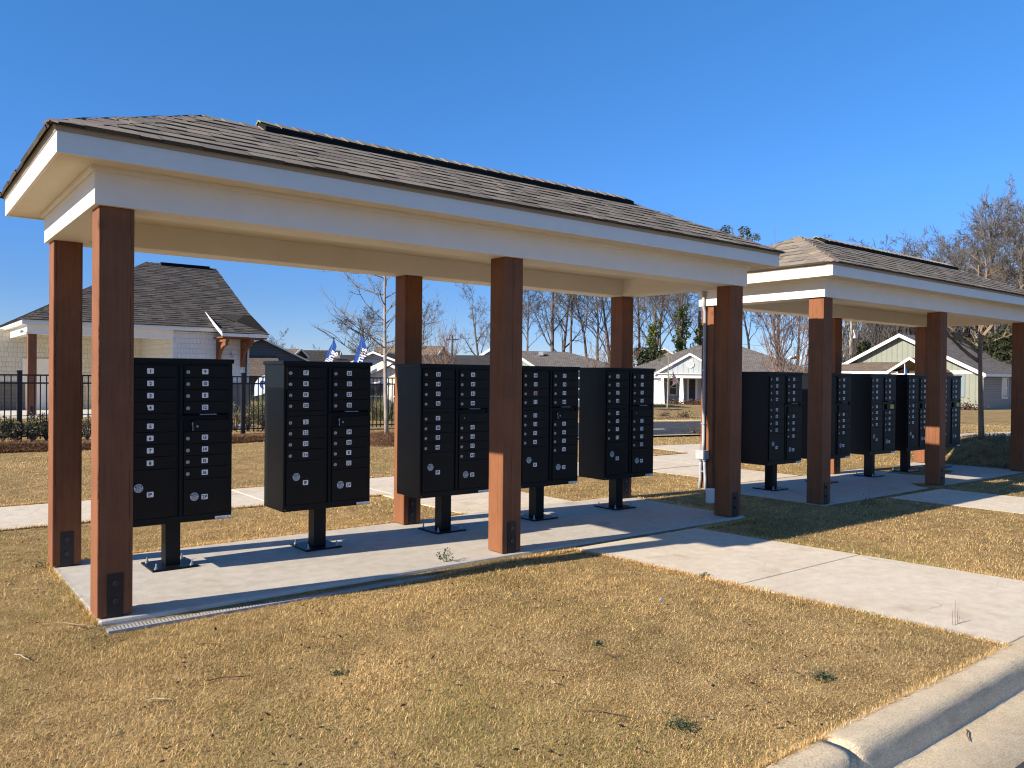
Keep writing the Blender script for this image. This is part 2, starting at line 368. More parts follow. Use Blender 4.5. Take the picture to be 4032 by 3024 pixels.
walk_pieces('path', (K2.x+1.28, -0.22), (K2.x+1.36, -3.435), (K2.x+2.72, -0.22), (K2.x+2.84, -3.435), [0.485], -0.01, m_walk)
walk_pieces('path', (3.9, 1.80), (3.86, 3.545), (5.47, 1.80), (5.45, 3.545), [0.5], -0.006, m_walk)
walk_pieces('path', (K2.x+0.9, 1.745), (K2.x+0.9, 3.545), (K2.x+2.4, 1.745), (K2.x+2.4, 3.545), [0.5], -0.01, m_walk)
walk_pieces('pavement', (-14, 3.55), (13.0, 3.55), (-14, 5.06), (13.0, 5.06), [i/18 for i in range(1, 18)], -0.004, m_walk)
walk_pieces('pavement', (11.6, 5.10), (34, 1.2), (11.9, 6.72), (34, 2.75), [i/14 for i in range(1, 14)], -0.006, m_walk)
CONC.append([(12.4, 3.5), (13.4, 3.5), (13.4, 5.1), (12.4, 5.1)])
walk_pieces('pavement', (8.6, 13.35), (11.2, 12.4), (8.9, 14.25), (11.6, 13.3), [0.5], -0.02, m_walk)
# kerb along the street, in cast lengths with a rounded nose, then the gutter pan
prof = [(-3.44, -0.30), (-3.44, -0.002), (-3.45, 0.0), (-3.53, 0.0), (-3.553, -0.002), (-3.573, -0.010), (-3.586, -0.024), (-3.592, -0.040), (-3.596, -0.055), (-3.606, -0.115), (-3.610, -0.130), (-3.617, -0.141), (-3.632, -0.147), (-3.65, -0.149), (-3.905, -0.155), (-3.905, -0.30)]
def kerb_run(x0, x1, dy, dz):
    n = max(2, int((x1-x0)/0.06)); mb = MB(); k = len(prof); vs = []; fs = []
    for i in range(n+1):
        x = x0+(x1-x0)*i/n
        e = 0.006 if i in (0, n) else 0.0
        for j, (y, z) in enumerate(prof):
            q = 0 if j in (0, len(prof)-1) else 1
            jit = 0.0016*math.sin(x*3.1+0.4*j)+0.0012*math.sin(x*19.3+2*j)+0.0008*math.sin(x*53+j*j)
            vs.append((x, y+dy+q*jit+(e if 3 <= j <= 12 else 0), z+dz+q*0.5*jit-(e if 1 <= j <= 12 else 0)))
    for i in range(n):
        for j in range(k-1): fs.append((i*k+j, (i+1)*k+j, (i+1)*k+j+1, i*k+j+1))
    fs += [tuple(range(k)), tuple(range(n*k, (n+1)*k))[::-1]]
    mb.add(vs, fs); return mb
mb = MB()
for (x0, x1, dy, dz) in ((-9, -0.98, -0.004, 0), (-0.97, 2.03, -0.012, -0.004), (2.042, 5.1, 0.0, 0.0), (5.11, 8.1, 0.006, 0), (8.11, 11.1, 0, 0), (11.11, 26, 0, 0)):
    b = kerb_run(x0, x1, dy, dz); mb.add(b.v, b.f)
struct(mb.build('kerb', m_kerb, None, True))
mb = MB(); mb.add([(-60, -60, -0.162), (120, -60, -0.162), (120, -3.905, -0.160), (-60, -3.905, -0.160)], [(0, 1, 2, 3)])
struct(mb.build('road', m_asph))
# street behind
D = Vector((0.975, -0.222)).normalized(); Pn = Vector((-D.y, D.x))
def rd(t, u): q = Vector((14.34, 8.5))+D*t+Pn*u; return q
def drape(name, t0, t1, u0, u1, dz, mat, nseg=30, mseg=4):
    mb = MB(); vs = []; fs = []
    for i in range(nseg+1):
        for j in range(mseg+1):
            q = rd(t0+(t1-t0)*i/nseg, u0+(u1-u0)*j/mseg); vs.append((q.x, q.y, gz(q.x, q.y)+dz))
    for i in range(nseg):
        for j in range(mseg): a = i*(mseg+1)+j; fs.append((a, a+mseg+1, a+mseg+2, a+1))
    mb.add(vs, fs); return struct(mb.build(name, mat, None, True))
T0, T1 = -3.2, 6.5
drape('road', T0, T1, 0.0, 5.75, 0.03, m_asph)
drape('kerb', T0, T1, -0.16, 0.0, 0.05, m_kerb)
drape('kerb', T0, T1, 5.75, 6.25, 0.06, m_kerb)
q0 = ground_at(2490, 1696); q1 = ground_at(2616, 1694)
mb = MB(); e = Vector((q1.x-q0.x, q1.y-q0.y)).normalized(); nn = Vector((-e.y, e.x))*0.09
mb.add([(q.x+sg*nn.x, q.y+sg*nn.y, gz(q.x, q.y)+0.035) for q, sg in ((q0, -1), (q1, -1), (q1, 1), (q0, 1))], [(0, 1, 2, 3)])
struct(mb.build('road_marking', m_trim))
CONC.append([tuple(rd(T0, -0.2)), tuple(rd(T1, -0.2)), tuple(rd(T1, 6.3)), tuple(rd(T0, 6.3))])

# ------------------------------------------------------------------ shingled roofs as real overlapping courses
SH = [(0.262, 0.222, 0.172), (0.295, 0.252, 0.198), (0.225, 0.188, 0.15), (0.32, 0.268, 0.205), (0.25, 0.214, 0.175)]
def courses(mb, A, B, Cc, Dd, exp, tabw, thick=0.0065, pal=SH):
    """trapezoid: eave A->B, ridge D->C; one row of laminated tabs every exp along the slope"""
    A, B, Cc, Dd = map(Vector, (A, B, Cc, Dd)); u = (B-A).normalized(); n = u.cross(Dd-A).normalized()
    if n.z < 0: n = -n
    v = n.cross(u).normalized()
    if v.z < 0: v = -v
    H = (Dd-A).dot(v); W = (B-A).length; l1 = (Dd-A).dot(u); r1 = (Cc-A).dot(u)
    lb = lambda t: l1*t/H; rb = lambda t: W+(r1-W)*t/H
    nr = max(1, int(round(H/exp))); e = H/nr
    lo = [A-v*0.008-n*0.014, B-v*0.008-n*0.014, A-v*0.008+n*0.001, B-v*0.008+n*0.001, Cc+n*0.0005, Dd+n*0.0005]     # underlay with its starter strip
    mb.add(lo, [(0, 1, 3, 2), (2, 3, 4, 5)], 0, (0.06, 0.052, 0.046))
    for i in range(nr):
        t0 = i*e-(0.012 if i == 0 else 0); t1 = min(H, (i+1)*e+0.02); x = lb(i*e)-rnd.random()*tabw; hi = rb(i*e)
        kind = rnd.random() < 0.5
        while x < hi:
            wd = tabw*rnd.uniform(0.5, 1.35); kind = not kind if rnd.random() < 0.8 else kind
            xa, xb = x, x+wd; x += wd
            a0 = max(xa, lb(t0)); b0 = min(xb, rb(t0)); a1 = max(xa, lb(t1)); b1 = min(xb, rb(t1))
            if b0-a0 < 0.004: continue
            if b1 < a1: a1 = b1 = (a1+b1)/2
            th = thick*(1.7 if kind else 0.9); drop = 0.0 if kind else 0.006; jit = rnd.uniform(-0.002, 0.002)
            P = lambda xx, tt, hh: A+u*xx+v*tt+n*hh
            q = [P(a0, t0+drop+jit, th), P(b0, t0+drop+jit, th), P(b1, t1, 0.0015), P(a1, t1, 0.0015), P(a0, t0+drop+jit, -0.012), P(b0, t0+drop+jit, -0.012)]
            cc = pal[rnd.randrange(len(pal))]; f = rnd.uniform(0.9, 1.08)*(1.0 if kind else 0.93); cc = tuple(z*f for z in cc)
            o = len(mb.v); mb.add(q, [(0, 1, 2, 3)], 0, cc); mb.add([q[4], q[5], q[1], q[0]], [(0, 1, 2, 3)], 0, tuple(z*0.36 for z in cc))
def caps(mb, p0, p1, na, nb, exp=0.14, half=0.125, lift=0.009, pal=SH):
    """hip or ridge cap shingles bent over the line p0->p1 (low to high); na, nb point down each side in the slope planes"""
    p0, p1 = Vector(p0), Vector(p1); d = (p1-p0); L = d.length; d.normalize(); na = Vector(na).normalized(); nb = Vector(nb).normalized()
    n = int(L/exp)+1; up = -(na+nb).normalized()
    for i in range(n):
        a = p0+d*(i*exp-0.01); b = p0+d*min(L, (i+1)*exp+0.03); cc = tuple(z*rnd.uniform(0.9, 1.1) for z in pal[rnd.randrange(len(pal))])
        o1 = up*lift; o2 = up*0.004; w = half*rnd.uniform(0.95, 1.04); w0 = w*(0.4 if i == 0 else 1)
        vs = [a+na*w0+o1, a+o1*1.3, a+nb*w0+o1, b+nb*w+o2, b+o2, b+na*w+o2, a+na*w0, a, a+nb*w0]
        mb.add(vs, [(0, 1, 4, 5), (1, 2, 3, 4), (6, 7, 1, 0), (7, 8, 2, 1)], 0, cc)

# ------------------------------------------------------------------ the mail kiosk
P_ = 0.196; LL = 3.0152; DD = 1.588; HH = 2.449; XE = 2*LL+P_; YE = DD+P_
def post_mesh():
    mb = MB(); mb.box((0, 0, 0.006), (P_, P_, HH)); return mb
bmesh_lib = {}
m_bolt = plain('dark_bolt', (0.05, 0.05, 0.055), 0.45, 0.2, 60, 0, 80, 0.5, 0.6)
def kiosk(label):
    t = thing('mail_kiosk', label, 'mail kiosk', group='mail kiosks')
    pm = None
    for j in (0, 1):
        for i in range(3):
            mb = post_mesh() if pm is None else None
            if pm is None:
                p = mb.build('post', m_post, t, False, 0.006); pm = p.data
            else: p = mk('post', pm, t, 0.006)
            p.location = (i*LL, j*DD, 0)
            for sy, yy in ((-1, 0), (1, P_)):
                if (sy, 'b') not in bmesh_lib:
                    b = MB(); y0, y1 = sorted((yy, yy+sy*0.006)); b.box((0.055, y0, 0), (0.143, y1, 0.262))
                    for z in (0.10, 0.205): b.cyl((0.099, yy+sy*0.006, z), (0, sy, 0), 0.020, 0.003, 14, 1); b.cyl((0.099, yy+sy*0.009, z), (0, sy, 0), 0.0130, 0.010, 6, 1)
                    bmesh_lib[(sy, 'b')] = b.build('bracket', [m_bracket, m_bolt], p).data
                else: mk('bracket', bmesh_lib[(sy, 'b')], p)
    o = 0.03; bw = 0.26; zt = 2.668
    mb = MB()
    mb.box((-o, -o, HH), (XE+o, -o+bw, zt)); mb.box((-o, YE+o-bw, HH), (XE+o, YE+o, zt))
    mb.box((-o, -o+bw, HH), (-o+bw, YE+o-bw, zt)); mb.box((XE+o-bw, -o+bw, HH), (XE+o, YE+o-bw, zt))
    mb.build('beam', m_white, t, False, 0.003)
    mb = MB(); mb.box((-o+bw, -o+bw, zt-0.03), (XE+o-bw, YE+o-bw, zt-0.01)); mb.build('ceiling', m_soffit, t)
    E0 = 0.26; zs = 2.672
    mb = MB()
    mb.box((-E0+0.02, -E0+0.02, zs), (XE+E0-0.02, -o, zs+0.012)); mb.box((-E0+0.02, YE+o, zs), (XE+E0-0.02, YE+E0-0.02, zs+0.012))
    mb.box((-E0+0.02, -o, zs), (-o, YE+o, zs+0.012)); mb.box((XE+o, -o, zs), (XE+E0-0.02, YE+o, zs+0.012))
    mb.build('soffit', m_soffit, t); mb = MB()
    for sx0, sy0, sx1, sy1 in ((-o-0.022, -o-0.022, XE+o+0.022, -o-0.001), (-o-0.022, YE+o+0.001, XE+o+0.022, YE+o+0.022), (-o-0.022, -o, -o-0.001, YE+o), (XE+o+0.001, -o, XE+o+0.022, YE+o)):
        mb.box((sx0, sy0, zs-0.030), (sx1, sy1, zs))
    mb.build('frieze', m_white, t)
    mb = MB(); zf0, zf1 = 2.660, 2.782; th = 0.02
    mb.box((-E0, -E0, zf0), (XE+E0, -E0+th, zf1)); mb.box((-E0, YE+E0-th, zf0), (XE+E0, YE+E0, zf1))
    mb.box((-E0, -E0+th, zf0), (-E0+th, YE+E0-th, zf1)); mb.box((XE+E0-th, -E0+th, zf0), (XE+E0, YE+E0-th, zf1))
    mb.build('fascia', m_white, t, False, 0.002)
    # drip edge: bent metal kicked out under the shingles
    mb = MB(); z0, z1 = 2.776, 2.812; e0, e1 = E0+0.003, E0+0.016
    cs = lambda e, z: [(-e, -e, z), (XE+e, -e, z), (XE+e, YE+e, z), (-e, YE+e, z)]
    A, B = cs(e0, z0), cs(e1, z1); Ct = cs(E0-0.05, z1+0.01)
    mb.add(A+B+Ct, [(i, (i+1) % 4, 4+(i+1) % 4, 4+i) for i in range(4)]+[(4+i, 4+(i+1) % 4, 8+(i+1) % 4, 8+i) for i in range(4)])
    mb.build('drip_edge', m_drip, t)
    ze = 2.815; eo = E0+0.03; yc = YE/2; run = yc+eo; zr = 3.375
    a, b, c, d = (-eo, -eo, ze), (XE+eo, -eo, ze), (XE+eo, YE+eo, ze), (-eo, YE+eo, ze)
    r0, r1 = (run-eo-0.02, yc, zr), (XE+eo-run+0.02, yc, zr)
    mb = MB()
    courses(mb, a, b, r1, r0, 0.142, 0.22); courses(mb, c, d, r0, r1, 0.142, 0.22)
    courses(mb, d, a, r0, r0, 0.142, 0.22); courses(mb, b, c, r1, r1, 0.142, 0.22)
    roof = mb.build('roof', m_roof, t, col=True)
    sl = (zr-ze)/run
    fd = Vector((0, -1, -sl)); bd = Vector((0, 1, -sl)); ld = Vector((-1, 0, -sl)); rdn = Vector((1, 0, -sl))
    for p, q, n1, n2 in ((a, r0, fd, ld), (d, r0, bd, ld), (b, r1, fd, rdn), (c, r1, bd, rdn)):
        hip = (Vector(q)-Vector(p)).normalized(); f = lambda n: (Vector(n)-hip*Vector(n).dot(hip))
        mb = MB(); caps(mb, p, q, f(n1), f(n2)); mb.build('hip_cap', m_roof, roof, col=True)
    mb = MB(); caps(mb, r0, Vector(r0)+Vector((0.5, 0, 0)), fd, bd); mb.build('ridge_cap', m_roof, roof, col=True)
    x0 = r0[0]+0.42; x1 = r1[0]-0.02; hh = 0.045
    mb = MB(); w_ = 0.135
    yy = lambda sg, w, up: (yc+sg*w, zr-sl*w+up)
    for sg in (-1, 1):
        y0, z0 = yy(sg, w_, 0.0); y1, z1 = yy(sg, w_, hh); y2, z2 = yy(sg, 0, hh)
        mb.add([(x0, y0, z0-0.01), (x1, y0, z0-0.01), (x1, y1, z1), (x0, y1, z1), (x1, y2, z2), (x0, y2, z2)], [(0, 1, 2, 3), (3, 2, 4, 5)])
    for xx in (x0, x1):
        mb.add([(xx, yc-w_, zr-sl*w_-0.01), (xx, yc+w_, zr-sl*w_-0.01), (xx, yc+w_, zr-sl*w_+hh), (xx, yc, zr+hh), (xx, yc-w_, zr-sl*w_+hh)], [(0, 1, 2, 3, 4)])
    rv = mb.build('ridge_vent', m_dark, roof)
    mb = MB(); caps(mb, (x0, yc, zr+hh), (x1, yc, zr+hh), fd, bd, 0.14, 0.137, 0.010); mb.build('vent_cap', m_roof, roof, col=True)
    return t
k1 = kiosk('long open mail kiosk nearest the kerb, over the boxes numbered 1 to 80')
k2 = copy_tree(k1); place(k2, 'farther mail kiosk with grey conduit up its corner post, over boxes 81 and up', K2)

# ------------------------------------------------------------------ lettering
_gl = {}
def glyph(ch, bold=0.012):
    k = (ch, bold)
    if k not in _gl:
        cu = bpy.data.curves.new('g', 'FONT'); cu.body = ch; cu.size = 1.0; cu.offset = bold; cu.resolution_u = 2; cu.fill_mode = 'FRONT'
        o = bpy.data.objects.new('g', cu); me_ = o.to_mesh()
        vs = [tuple(q.co) for q in me_.vertices]; fs = [tuple(p.vertices) for p in me_.polygons]
        xs_ = [q[0] for q in vs] or [0, 0.3]; o.to_mesh_clear(); bpy.data.objects.remove(o); bpy.data.curves.remove(cu)
        _gl[k] = (vs, fs, min(xs_), max(xs_))
    return _gl[k]
def text(mb, s, org, ux, uz, size, mi=1, bold=0.012, gap=0.07, centre=True):
    org, ux, uz = Vector(org), Vector(ux), Vector(uz); x = 0; parts = []
    for ch in s:
        if ch == ' ': x += 0.28; continue
        vs, fs, a, b = glyph(ch, bold); parts.append((vs, fs, x-a)); x += (b-a)+gap
    W = x-gap; off = -W/2 if centre else 0
    for vs, fs, dx in parts:
        mb.add([org+ux*((q[0]+dx+off)*size)+uz*((q[1]-(0.36 if centre else 0))*size) for q in vs], fs, mi)
def label_mesh(txt, torn=False):
    mb = MB(); w_, h_ = 0.023, 0.0195; c = 0.003
    pl = [(-w_+c, -h_), (w_-c, -h_), (w_, -h_+c), (w_, h_-c), (w_-c, h_), (-w_+c, h_), (-w_, h_-c), (-w_, -h_+c)]
    if torn: pl = [(-w_+0.009, -h_), (w_-c, -h_), (w_, -h_+c), (w_, h_-c), (w_-c, h_), (-w_, h_)]
    mb.add([(x, -0.0006, z) for x, z in pl], [tuple(range(len(pl)))], 0)
    text(mb, txt, (0, -0.0012, 0), (1, 0, 0), (0, 0, 1), 0.0355 if len(txt) < 3 else 0.0265, 1, 0.028)
    return mb

# ------------------------------------------------------------------ cluster mailboxes
BW, BD, Z0, Z1 = 0.777, 0.41, 0.354, 1.575
LROWS = [(1.4355, 1.522), (1.3465, 1.432), (1.2575, 1.343), (1.1715, 1.254), (1.0365, 1.127), (0.947, 1.033), (0.858, 0.9435), (0.766, 0.8545)]
RROWS = [(1.4355, 1.522), (1.3465, 1.432), (1.2575, 1.343), (1.165, 1.254), (0.9405, 1.026), (0.8525, 0.937), (0.7665, 0.849), (0.675, 0.763)]
def mkmesh(mb, name, mats, **k):
    o = mb.build(name, mats, **k); me_ = o.data; bpy.data.objects.remove(o); return me_
def box_meshes():
    d = {}
    mb = MB()   # cabinet shell: body, front frame, lower lip
    mb.box((0, 0.012, Z0), (BW, BD, Z1-0.03)); mb.box((0, 0, Z0), (BW, 0.012, 0.405))
    mb.box((0, 0, 0.405), (0.018, 0.012, Z1-0.03)); mb.box((0.7465, 0, 0.405), (BW, 0.012, Z1-0.03)); mb.box((0.387, 0, 0.405), (0.4155, 0.012, 1.530)); mb.box((0.018, 0, 1.530), (0.7465, 0.012, Z1-0.03))
    mb.box((0.012, -0.003, Z0+0.012), (0.018, 0, Z0+0.02), 1)
    d['cabinet'] = mkmesh(mb, 'cabinet', [m_black, m_zinc])
    mb = MB(); mb.box((-0.0127, -0.0127, Z1-0.032), (BW+0.0127, BD+0.0127, Z1)); d['cap'] = mkmesh(mb, 'cap', m_black)
    mb = MB(); mb.box((0.333, 0.145, 0.014), (0.441, 0.265, Z0)); d['pedestal'] = mkmesh(mb, 'pedestal', m_black)
    mb = MB(); mb.box((0.215, 0.035, 0.001), (0.540, 0.375, 0.0145)); d['base_plate'] = mkmesh(mb, 'base_plate', m_black)
    mb = MB()
    for x in (0.25, 0.505):
        for y in (0.075, 0.335): mb.cyl((x, y, 0.0145), (0, 0, 1), 0.0165, 0.003, 12); mb.cyl((x, y, 0.0175), (0, 0, 1), 0.0115, 0.011, 6); mb.cyl((x, y, 0.0285), (0, 0, 1), 0.0062, 0.026, 8)
    d['bolt'] = mkmesh(mb, 'anchor_bolts', m_zinc)
    mb = MB(); mb.cyl((0, 0, 0), (0, -1, 0), 0.0135, 0.006, 18); mb.box((-0.0015, -0.0066, -0.005), (0.0015, -0.0055, 0.005), 1); d['lock'] = mkmesh(mb, 'lock', [m_lock, m_ink])
    mb = MB(); n = 28; ring = []
    for r in (0.0145, 0.0315): ring += [(r*math.cos(2*math.pi*i/n), -0.0007, r*math.sin(2*math.pi*i/n)) for i in range(n)]
    mb.add(ring, [(i, (i+1) % n, n+(i+1) % n, n+i) for i in range(n)], 0)
    for i, ch in enumerate('OPEN'):
        a = rad(90+27-18*i); p = Vector((0.0225*math.cos(a), -0.0013, 0.0225*math.sin(a))); text(mb, ch, p, (math.sin(a), 0, -math.cos(a)), (math.cos(a), 0, math.sin(a)), 0.0125, 1, 0.01)
    for a0 in (150, 30):
        for k in range(2):
            a = rad(a0+(k-0.5)*12); mb.add([(r*math.cos(a+da), -0.0013, r*math.sin(a+da)) for r, da in ((0.018, -0.1), (0.027, -0.1), (0.027, 0.12), (0.018, 0.12))], [(0, 1, 2, 3)], 1)
    for k in range(9):
        a = rad(200+k*17.5)
        for rr in (0.019, 0.0245): mb.add([(r*math.cos(a+da), -0.0013, r*math.sin(a+da)) for r, da in ((rr, -0.07), (rr+0.0025, -0.07), (rr+0.0025, 0.1), (rr, 0.1))], [(0, 1, 2, 3)], 1)
    mb.cyl((0, 0, 0), (0, -1, 0), 0.0135, 0.007, 18, 2); mb.box((-0.0018, -0.0078, -0.006), (0.0018, -0.0066, 0.006), 1)
    d['plock'] = mkmesh(mb, 'parcel_lock', [m_ring, m_ink, m_lock])
    mb = MB(); mb.cyl((0, 0, 0), (0, -1, 0), 0.0095, 0.0012, 14); d['hole'] = mkmesh(mb, 'spare_key_hole', m_dark)
    return d
BM = box_meshes(); _dm = {}
def door_mesh(w, h):
    k = (round(w, 3), round(h, 4))
    if k not in _dm: mb = MB(); mb.box((0, -0.0085, 0), (w, 0.010, h)); _dm[k] = mkmesh(mb, 'door', m_blackdoor)
    return _dm[k]
def mailbox(label, loc, first, parcels, nums=None, slot='plate', torn=None, pink=None):
    t = thing('cluster_mailbox', label, 'cluster mailbox', loc, 0, 'cluster mailboxes under the kiosks')
    mk('cabinet', BM['cabinet'], t, 0.003); mk('cap', BM['cap'], t, 0.006)
    p = mk('pedestal', BM['pedestal'], t, 0.004); bp = mk('base_plate', BM['base_plate'], t, 0.002); mk('anchor_bolts', BM['bolt'], bp)
    nums = nums or list(range(first, first+16))
    for i, (a, b) in enumerate(LROWS+RROWS):
        left = i < 8; x0 = 0.021 if left else 0.4185; wd = 0.335 if left else 0.3255
        d = mk('door', door_mesh(wd, b-a), t, 0.0015); d.location = (x0, -0.002, a)
        mid = (b-a)*0.5 + (0 if a != LROWS[4][0] else -0.004)
        l = mk('lock', BM['lock'], d); l.location = (0.0295 if left else 0.026, -0.0085, mid-0.004); l.rotation_euler = (0, rnd.uniform(-0.5, 0.5), 0)
        n = nums[i]; lb = label_mesh(str(n), torn == n).build('number_label', [m_pink if pink == n else m_sticker, m_ink], d)
        lb.location = ((0.161 if left else 0.152)+rnd.uniform(-0.001, 0.001), -0.0088, mid+0.001); lb.rotation_euler = (0, rnd.uniform(-0.02, 0.02), 0)
    for left in (True, False):
        x0 = 0.021 if left else 0.4185; wd = 0.335 if left else 0.3255; a, b = (0.409, 0.763) if left else (0.409, 0.672)
        d = mk('parcel_door', door_mesh(wd, b-a), t, 0.0015); d.location = (x0, -0.002, a)
        q = (0.105, 0.633, 0.552, 0.184, 0.5825) if left else (0.495, 0.541, 0.462, 0.570, 0.5355)
        l = mk('parcel_lock', BM['plock'], d); l.location = (q[0]-x0, -0.0086, q[1]-a)
        h = mk('spare_key_hole', BM['hole'], d); h.location = (q[0]+0.002-x0, -0.0086, q[2]-a)
        lb = label_mesh(parcels[0 if left else 1]).build('number_label', [m_sticker, m_ink], d); lb.location = (q[3]-x0, -0.0088, q[4]-a)
    d = mk('filler_strip', door_mesh(0.335, 0.038), t, 0.0015); d.location = (0.021, -0.001, 1.130)
    # outgoing mail slot: hood, label, compartment door
    mb = MB(); mb.prism([(0.405, 0.004, 1.160), (0.405, -0.034, 1.150), (0.405, -0.036, 1.145), (0.405, 0.004, 1.148)], (0.352, 0, 0)); hd = mb.build('slot_hood', m_blackdoor, t)
    mb = MB(); up = Vector((0, 0.97, 0.25)).normalized(); c0 = Vector((0.592, -0.0150, 1.1562)); ux = Vector((1, 0, 0)); nn = Vector((0, -0.25, 0.97)).normalized()*0.0012
    mb.add([c0+nn+ux*sx*0.062+up*sy*0.0105 for sx, sy in ((-1, -1), (1, -1), (1, 1), (-1, 1))], [(0, 1, 2, 3)], 0)
    text(mb, 'OUTGOING MAIL SLOT', c0+nn*1.6, ux, up, 0.0105, 1, 0.004); mb.build('slot_label', [m_sticker, m_ink], hd)
    wd = {'plate': 0.3255, 'bare': 0.305}.get(slot, 0.262); x0 = 0.744-wd
    d = mk('outgoing_door', door_mesh(wd, 0.083), t, 0.0015); d.location = (x0, -0.003, 1.0315)
    mb = MB()
    if slot == 'open':
        mb.box((0.4185, -0.0015, 1.0315), (0.744-wd, 0.0002, 1.1145)); mb.box((0.744-wd-0.007, -0.016, 1.075), (0.744-wd-0.0005, -0.004, 1.100), 1); mb.box((0.744-wd-0.004, -0.018, 1.038), (0.744-wd, -0.004, 1.072), 1)
        mb.cyl((0.744-wd+0.032, -0.0115, 1.068), (0, -1, 0), 0.008, 0.003, 10, 2)
    elif slot == 'plate':
        mb.cyl((0.475, -0.0115, 1.072), (0, -1, 0), 0.0055, 0.003, 8, 2)
    else:
        if slot == 'bare': mb.box((0.4185, -0.0015, 1.0315), (0.744-wd, 0.0002, 1.1145))
        for (x, z) in ((0.46, 1.095), (0.46, 1.05), (0.51, 1.098), (0.51, 1.048), (0.49, 1.074), (0.70, 1.09), (0.70, 1.06)):
            mb.cyl((x, -0.0115, z), (0, -1, 0), 0.006, 0.0012, 8, 0)
    mb.build('latch', [m_dark, m_zinc, m_lock], t)
    if slot == 'yellow':
        mb = MB(); mb.box((0.585, -0.0128, 1.043), (0.695, -0.0118, 1.106)); 
        for zz in (1.094, 1.083, 1.072, 1.061): mb.box((0.595, -0.0136, zz), (0.685-0.02*rnd.random(), -0.0129, zz+0.003), 1)
        mb.build('yellow_notice', [m_yellow, m_drip], t)
    mb = MB(); mb.box((0.652, -0.0012, 0.3585), (0.774, 0.0, 0.3775)); text(mb, 'FLORENCE', (0.695, -0.002, 0.367), (1, 0, 0), (0, 0, 1), 0.0135, 1, 0.004)
    mb.box((0.74, -0.002, 0.366), (0.756, -0.0013, 0.368), 1); mb.box((0.74, -0.002, 0.3705), (0.756, -0.0013, 0.372), 1)
    mb.build('maker_label', [m_sticker, m_ink], t)
    return t
YB = 0.974
mailbox('black cluster mailbox numbered 1 to 16, half behind the nearest front post', (0.347, YB, 0), 1, ('1P', '2P'), slot='open', torn=4)
mailbox('black cluster mailbox numbered 17 to 32, fully in view', (1.539, YB, 0), 17, ('1P', '2P'), slot='open')
mailbox('black cluster mailbox numbered 33 to 48, just before the middle front post', (2.820, YB, 0), 33, ('1P', '2P'), slot='plate')
mailbox('black cluster mailbox with a pink 51 label and doors 13 to 16 on its right', (3.978, YB, 0), 49, ('1P', '2P'), list(range(49, 61))+[13, 14, 15, 16], 'open', pink=51)
mailbox('black cluster mailbox numbered 65 to 80, last one in the nearer kiosk', (5.148, YB, 0), 65, ('9P', '10P'), slot='plate')
k2y = K2.y+YB
mailbox('black cluster mailbox numbered 81 to 96, first one in the farther kiosk', (8.05, k2y, K2.z), 81, ('11P', '12P'), slot='bare')
mailbox('black cluster mailbox numbered 97 to 112, half behind the farther kiosk corner post', (9.312, k2y, K2.z), 97, ('13P', '14P'), slot='bare')
mailbox('black cluster mailbox numbered 113 to 128 with a yellow notice, clear of the posts', (10.640, k2y, K2.z), 113, ('15P', '16P'), slot='yellow')
mailbox('black cluster mailbox numbered 129 to 144 with its yellow notice cut by a post', (11.788, k2y, K2.z), 129, ('17P', '18P'), slot='yellow')
mailbox('black cluster mailbox numbered 145 to 160, last one in the farther kiosk', (12.933, k2y, K2.z), 145, ('19P', '20P'), slot='yellow')

# ------------------------------------------------------------------ trench drain along the slab edges
def drain(x0, x1, y0, z, label):
    mb = MB(); w_ = 0.10; mb.box((x0, y0-w_-0.01, z-0.10), (x1, y0-0.006, z-0.022), 1)
    mb.box((x0, y0-w_-0.016, z-0.09), (x1, y0-w_-0.008, z+0.003)); mb.box((x0, y0-0.008, z-0.09), (x1, y0-0.002, z+0.003))
    mb.box((x0, y0-w_-0.006, z-0.015), (x1, y0-w_+0.006, z)); mb.box((x0, y0-0.022, z-0.015), (x1, y0-0.010, z))
    x = x0; i = 0
    while x < x1:
        wd = 0.011 if i % 46 else 0.035
        mb.box((x, y0-w_+0.006, z-0.015), (min(x+wd, x1), y0-0.022, z-0.0005)); x += wd+0.0095; i += 1
    o = mb.build('trench_drain', [m_grate, m_dark]); CONC.append([(x0, y0-w_-0.012), (x1, y0-w_-0.012), (x1, y0), (x0, y0)])
    return tag(o, label, 'drain', 'slotted drains along the slabs')
drain(0.03, 6.12, -0.044, -0.036, 'grey slotted trench drain along the front edge of the nearer slab')
drain(K2.x+0.03, K2.x+6.2, K2.y-0.044, -0.046, 'grey slotted trench drain along the front edge of the farther slab')

# ------------------------------------------------------------------ conduit on the farther kiosk's corner post
t = thing('electrical_conduit', 'grey electrical conduit with junction box on the farther kiosk corner post', 'conduit', (K2.x, 0, 0))
mb = MB(); mb.tube([(-0.040, 1.655, 0.49), (-0.032, 1.655, 0.58), (-0.026, 1.655, 0.65), (-0.026, 1.655, 2.36), (-0.055, 1.655, 2.43), (-0.055, 1.655, 2.67)], 0.021, 12); mb.build('pipe', m_pvc, t, True)
for y in (1.622, 1.688):
    mb = MB(); mb.tube([(-0.045, y, 0.40), (-0.040, y, 0.30), (-0.026, y+(0.012 if y > 1.65 else -0.005), 0.12), (-0.03, y+(0.03 if y > 1.65 else -0.01), -0.05)], 0.021, 12); mb.cyl((-0.045, y, 0.355), (0, 0, 1), 0.026, 0.04, 12); mb.build('pipe', m_pvc, t, True)
mb = MB(); mb.box((-0.085, 1.578, 0.390), (0.0-0.001, 1.732, 0.505)); mb.box((-0.091, 1.575, 0.387), (-0.085, 1.735, 0.508)); mb.build('junction_box', m_pvc, t, False, 0.006)
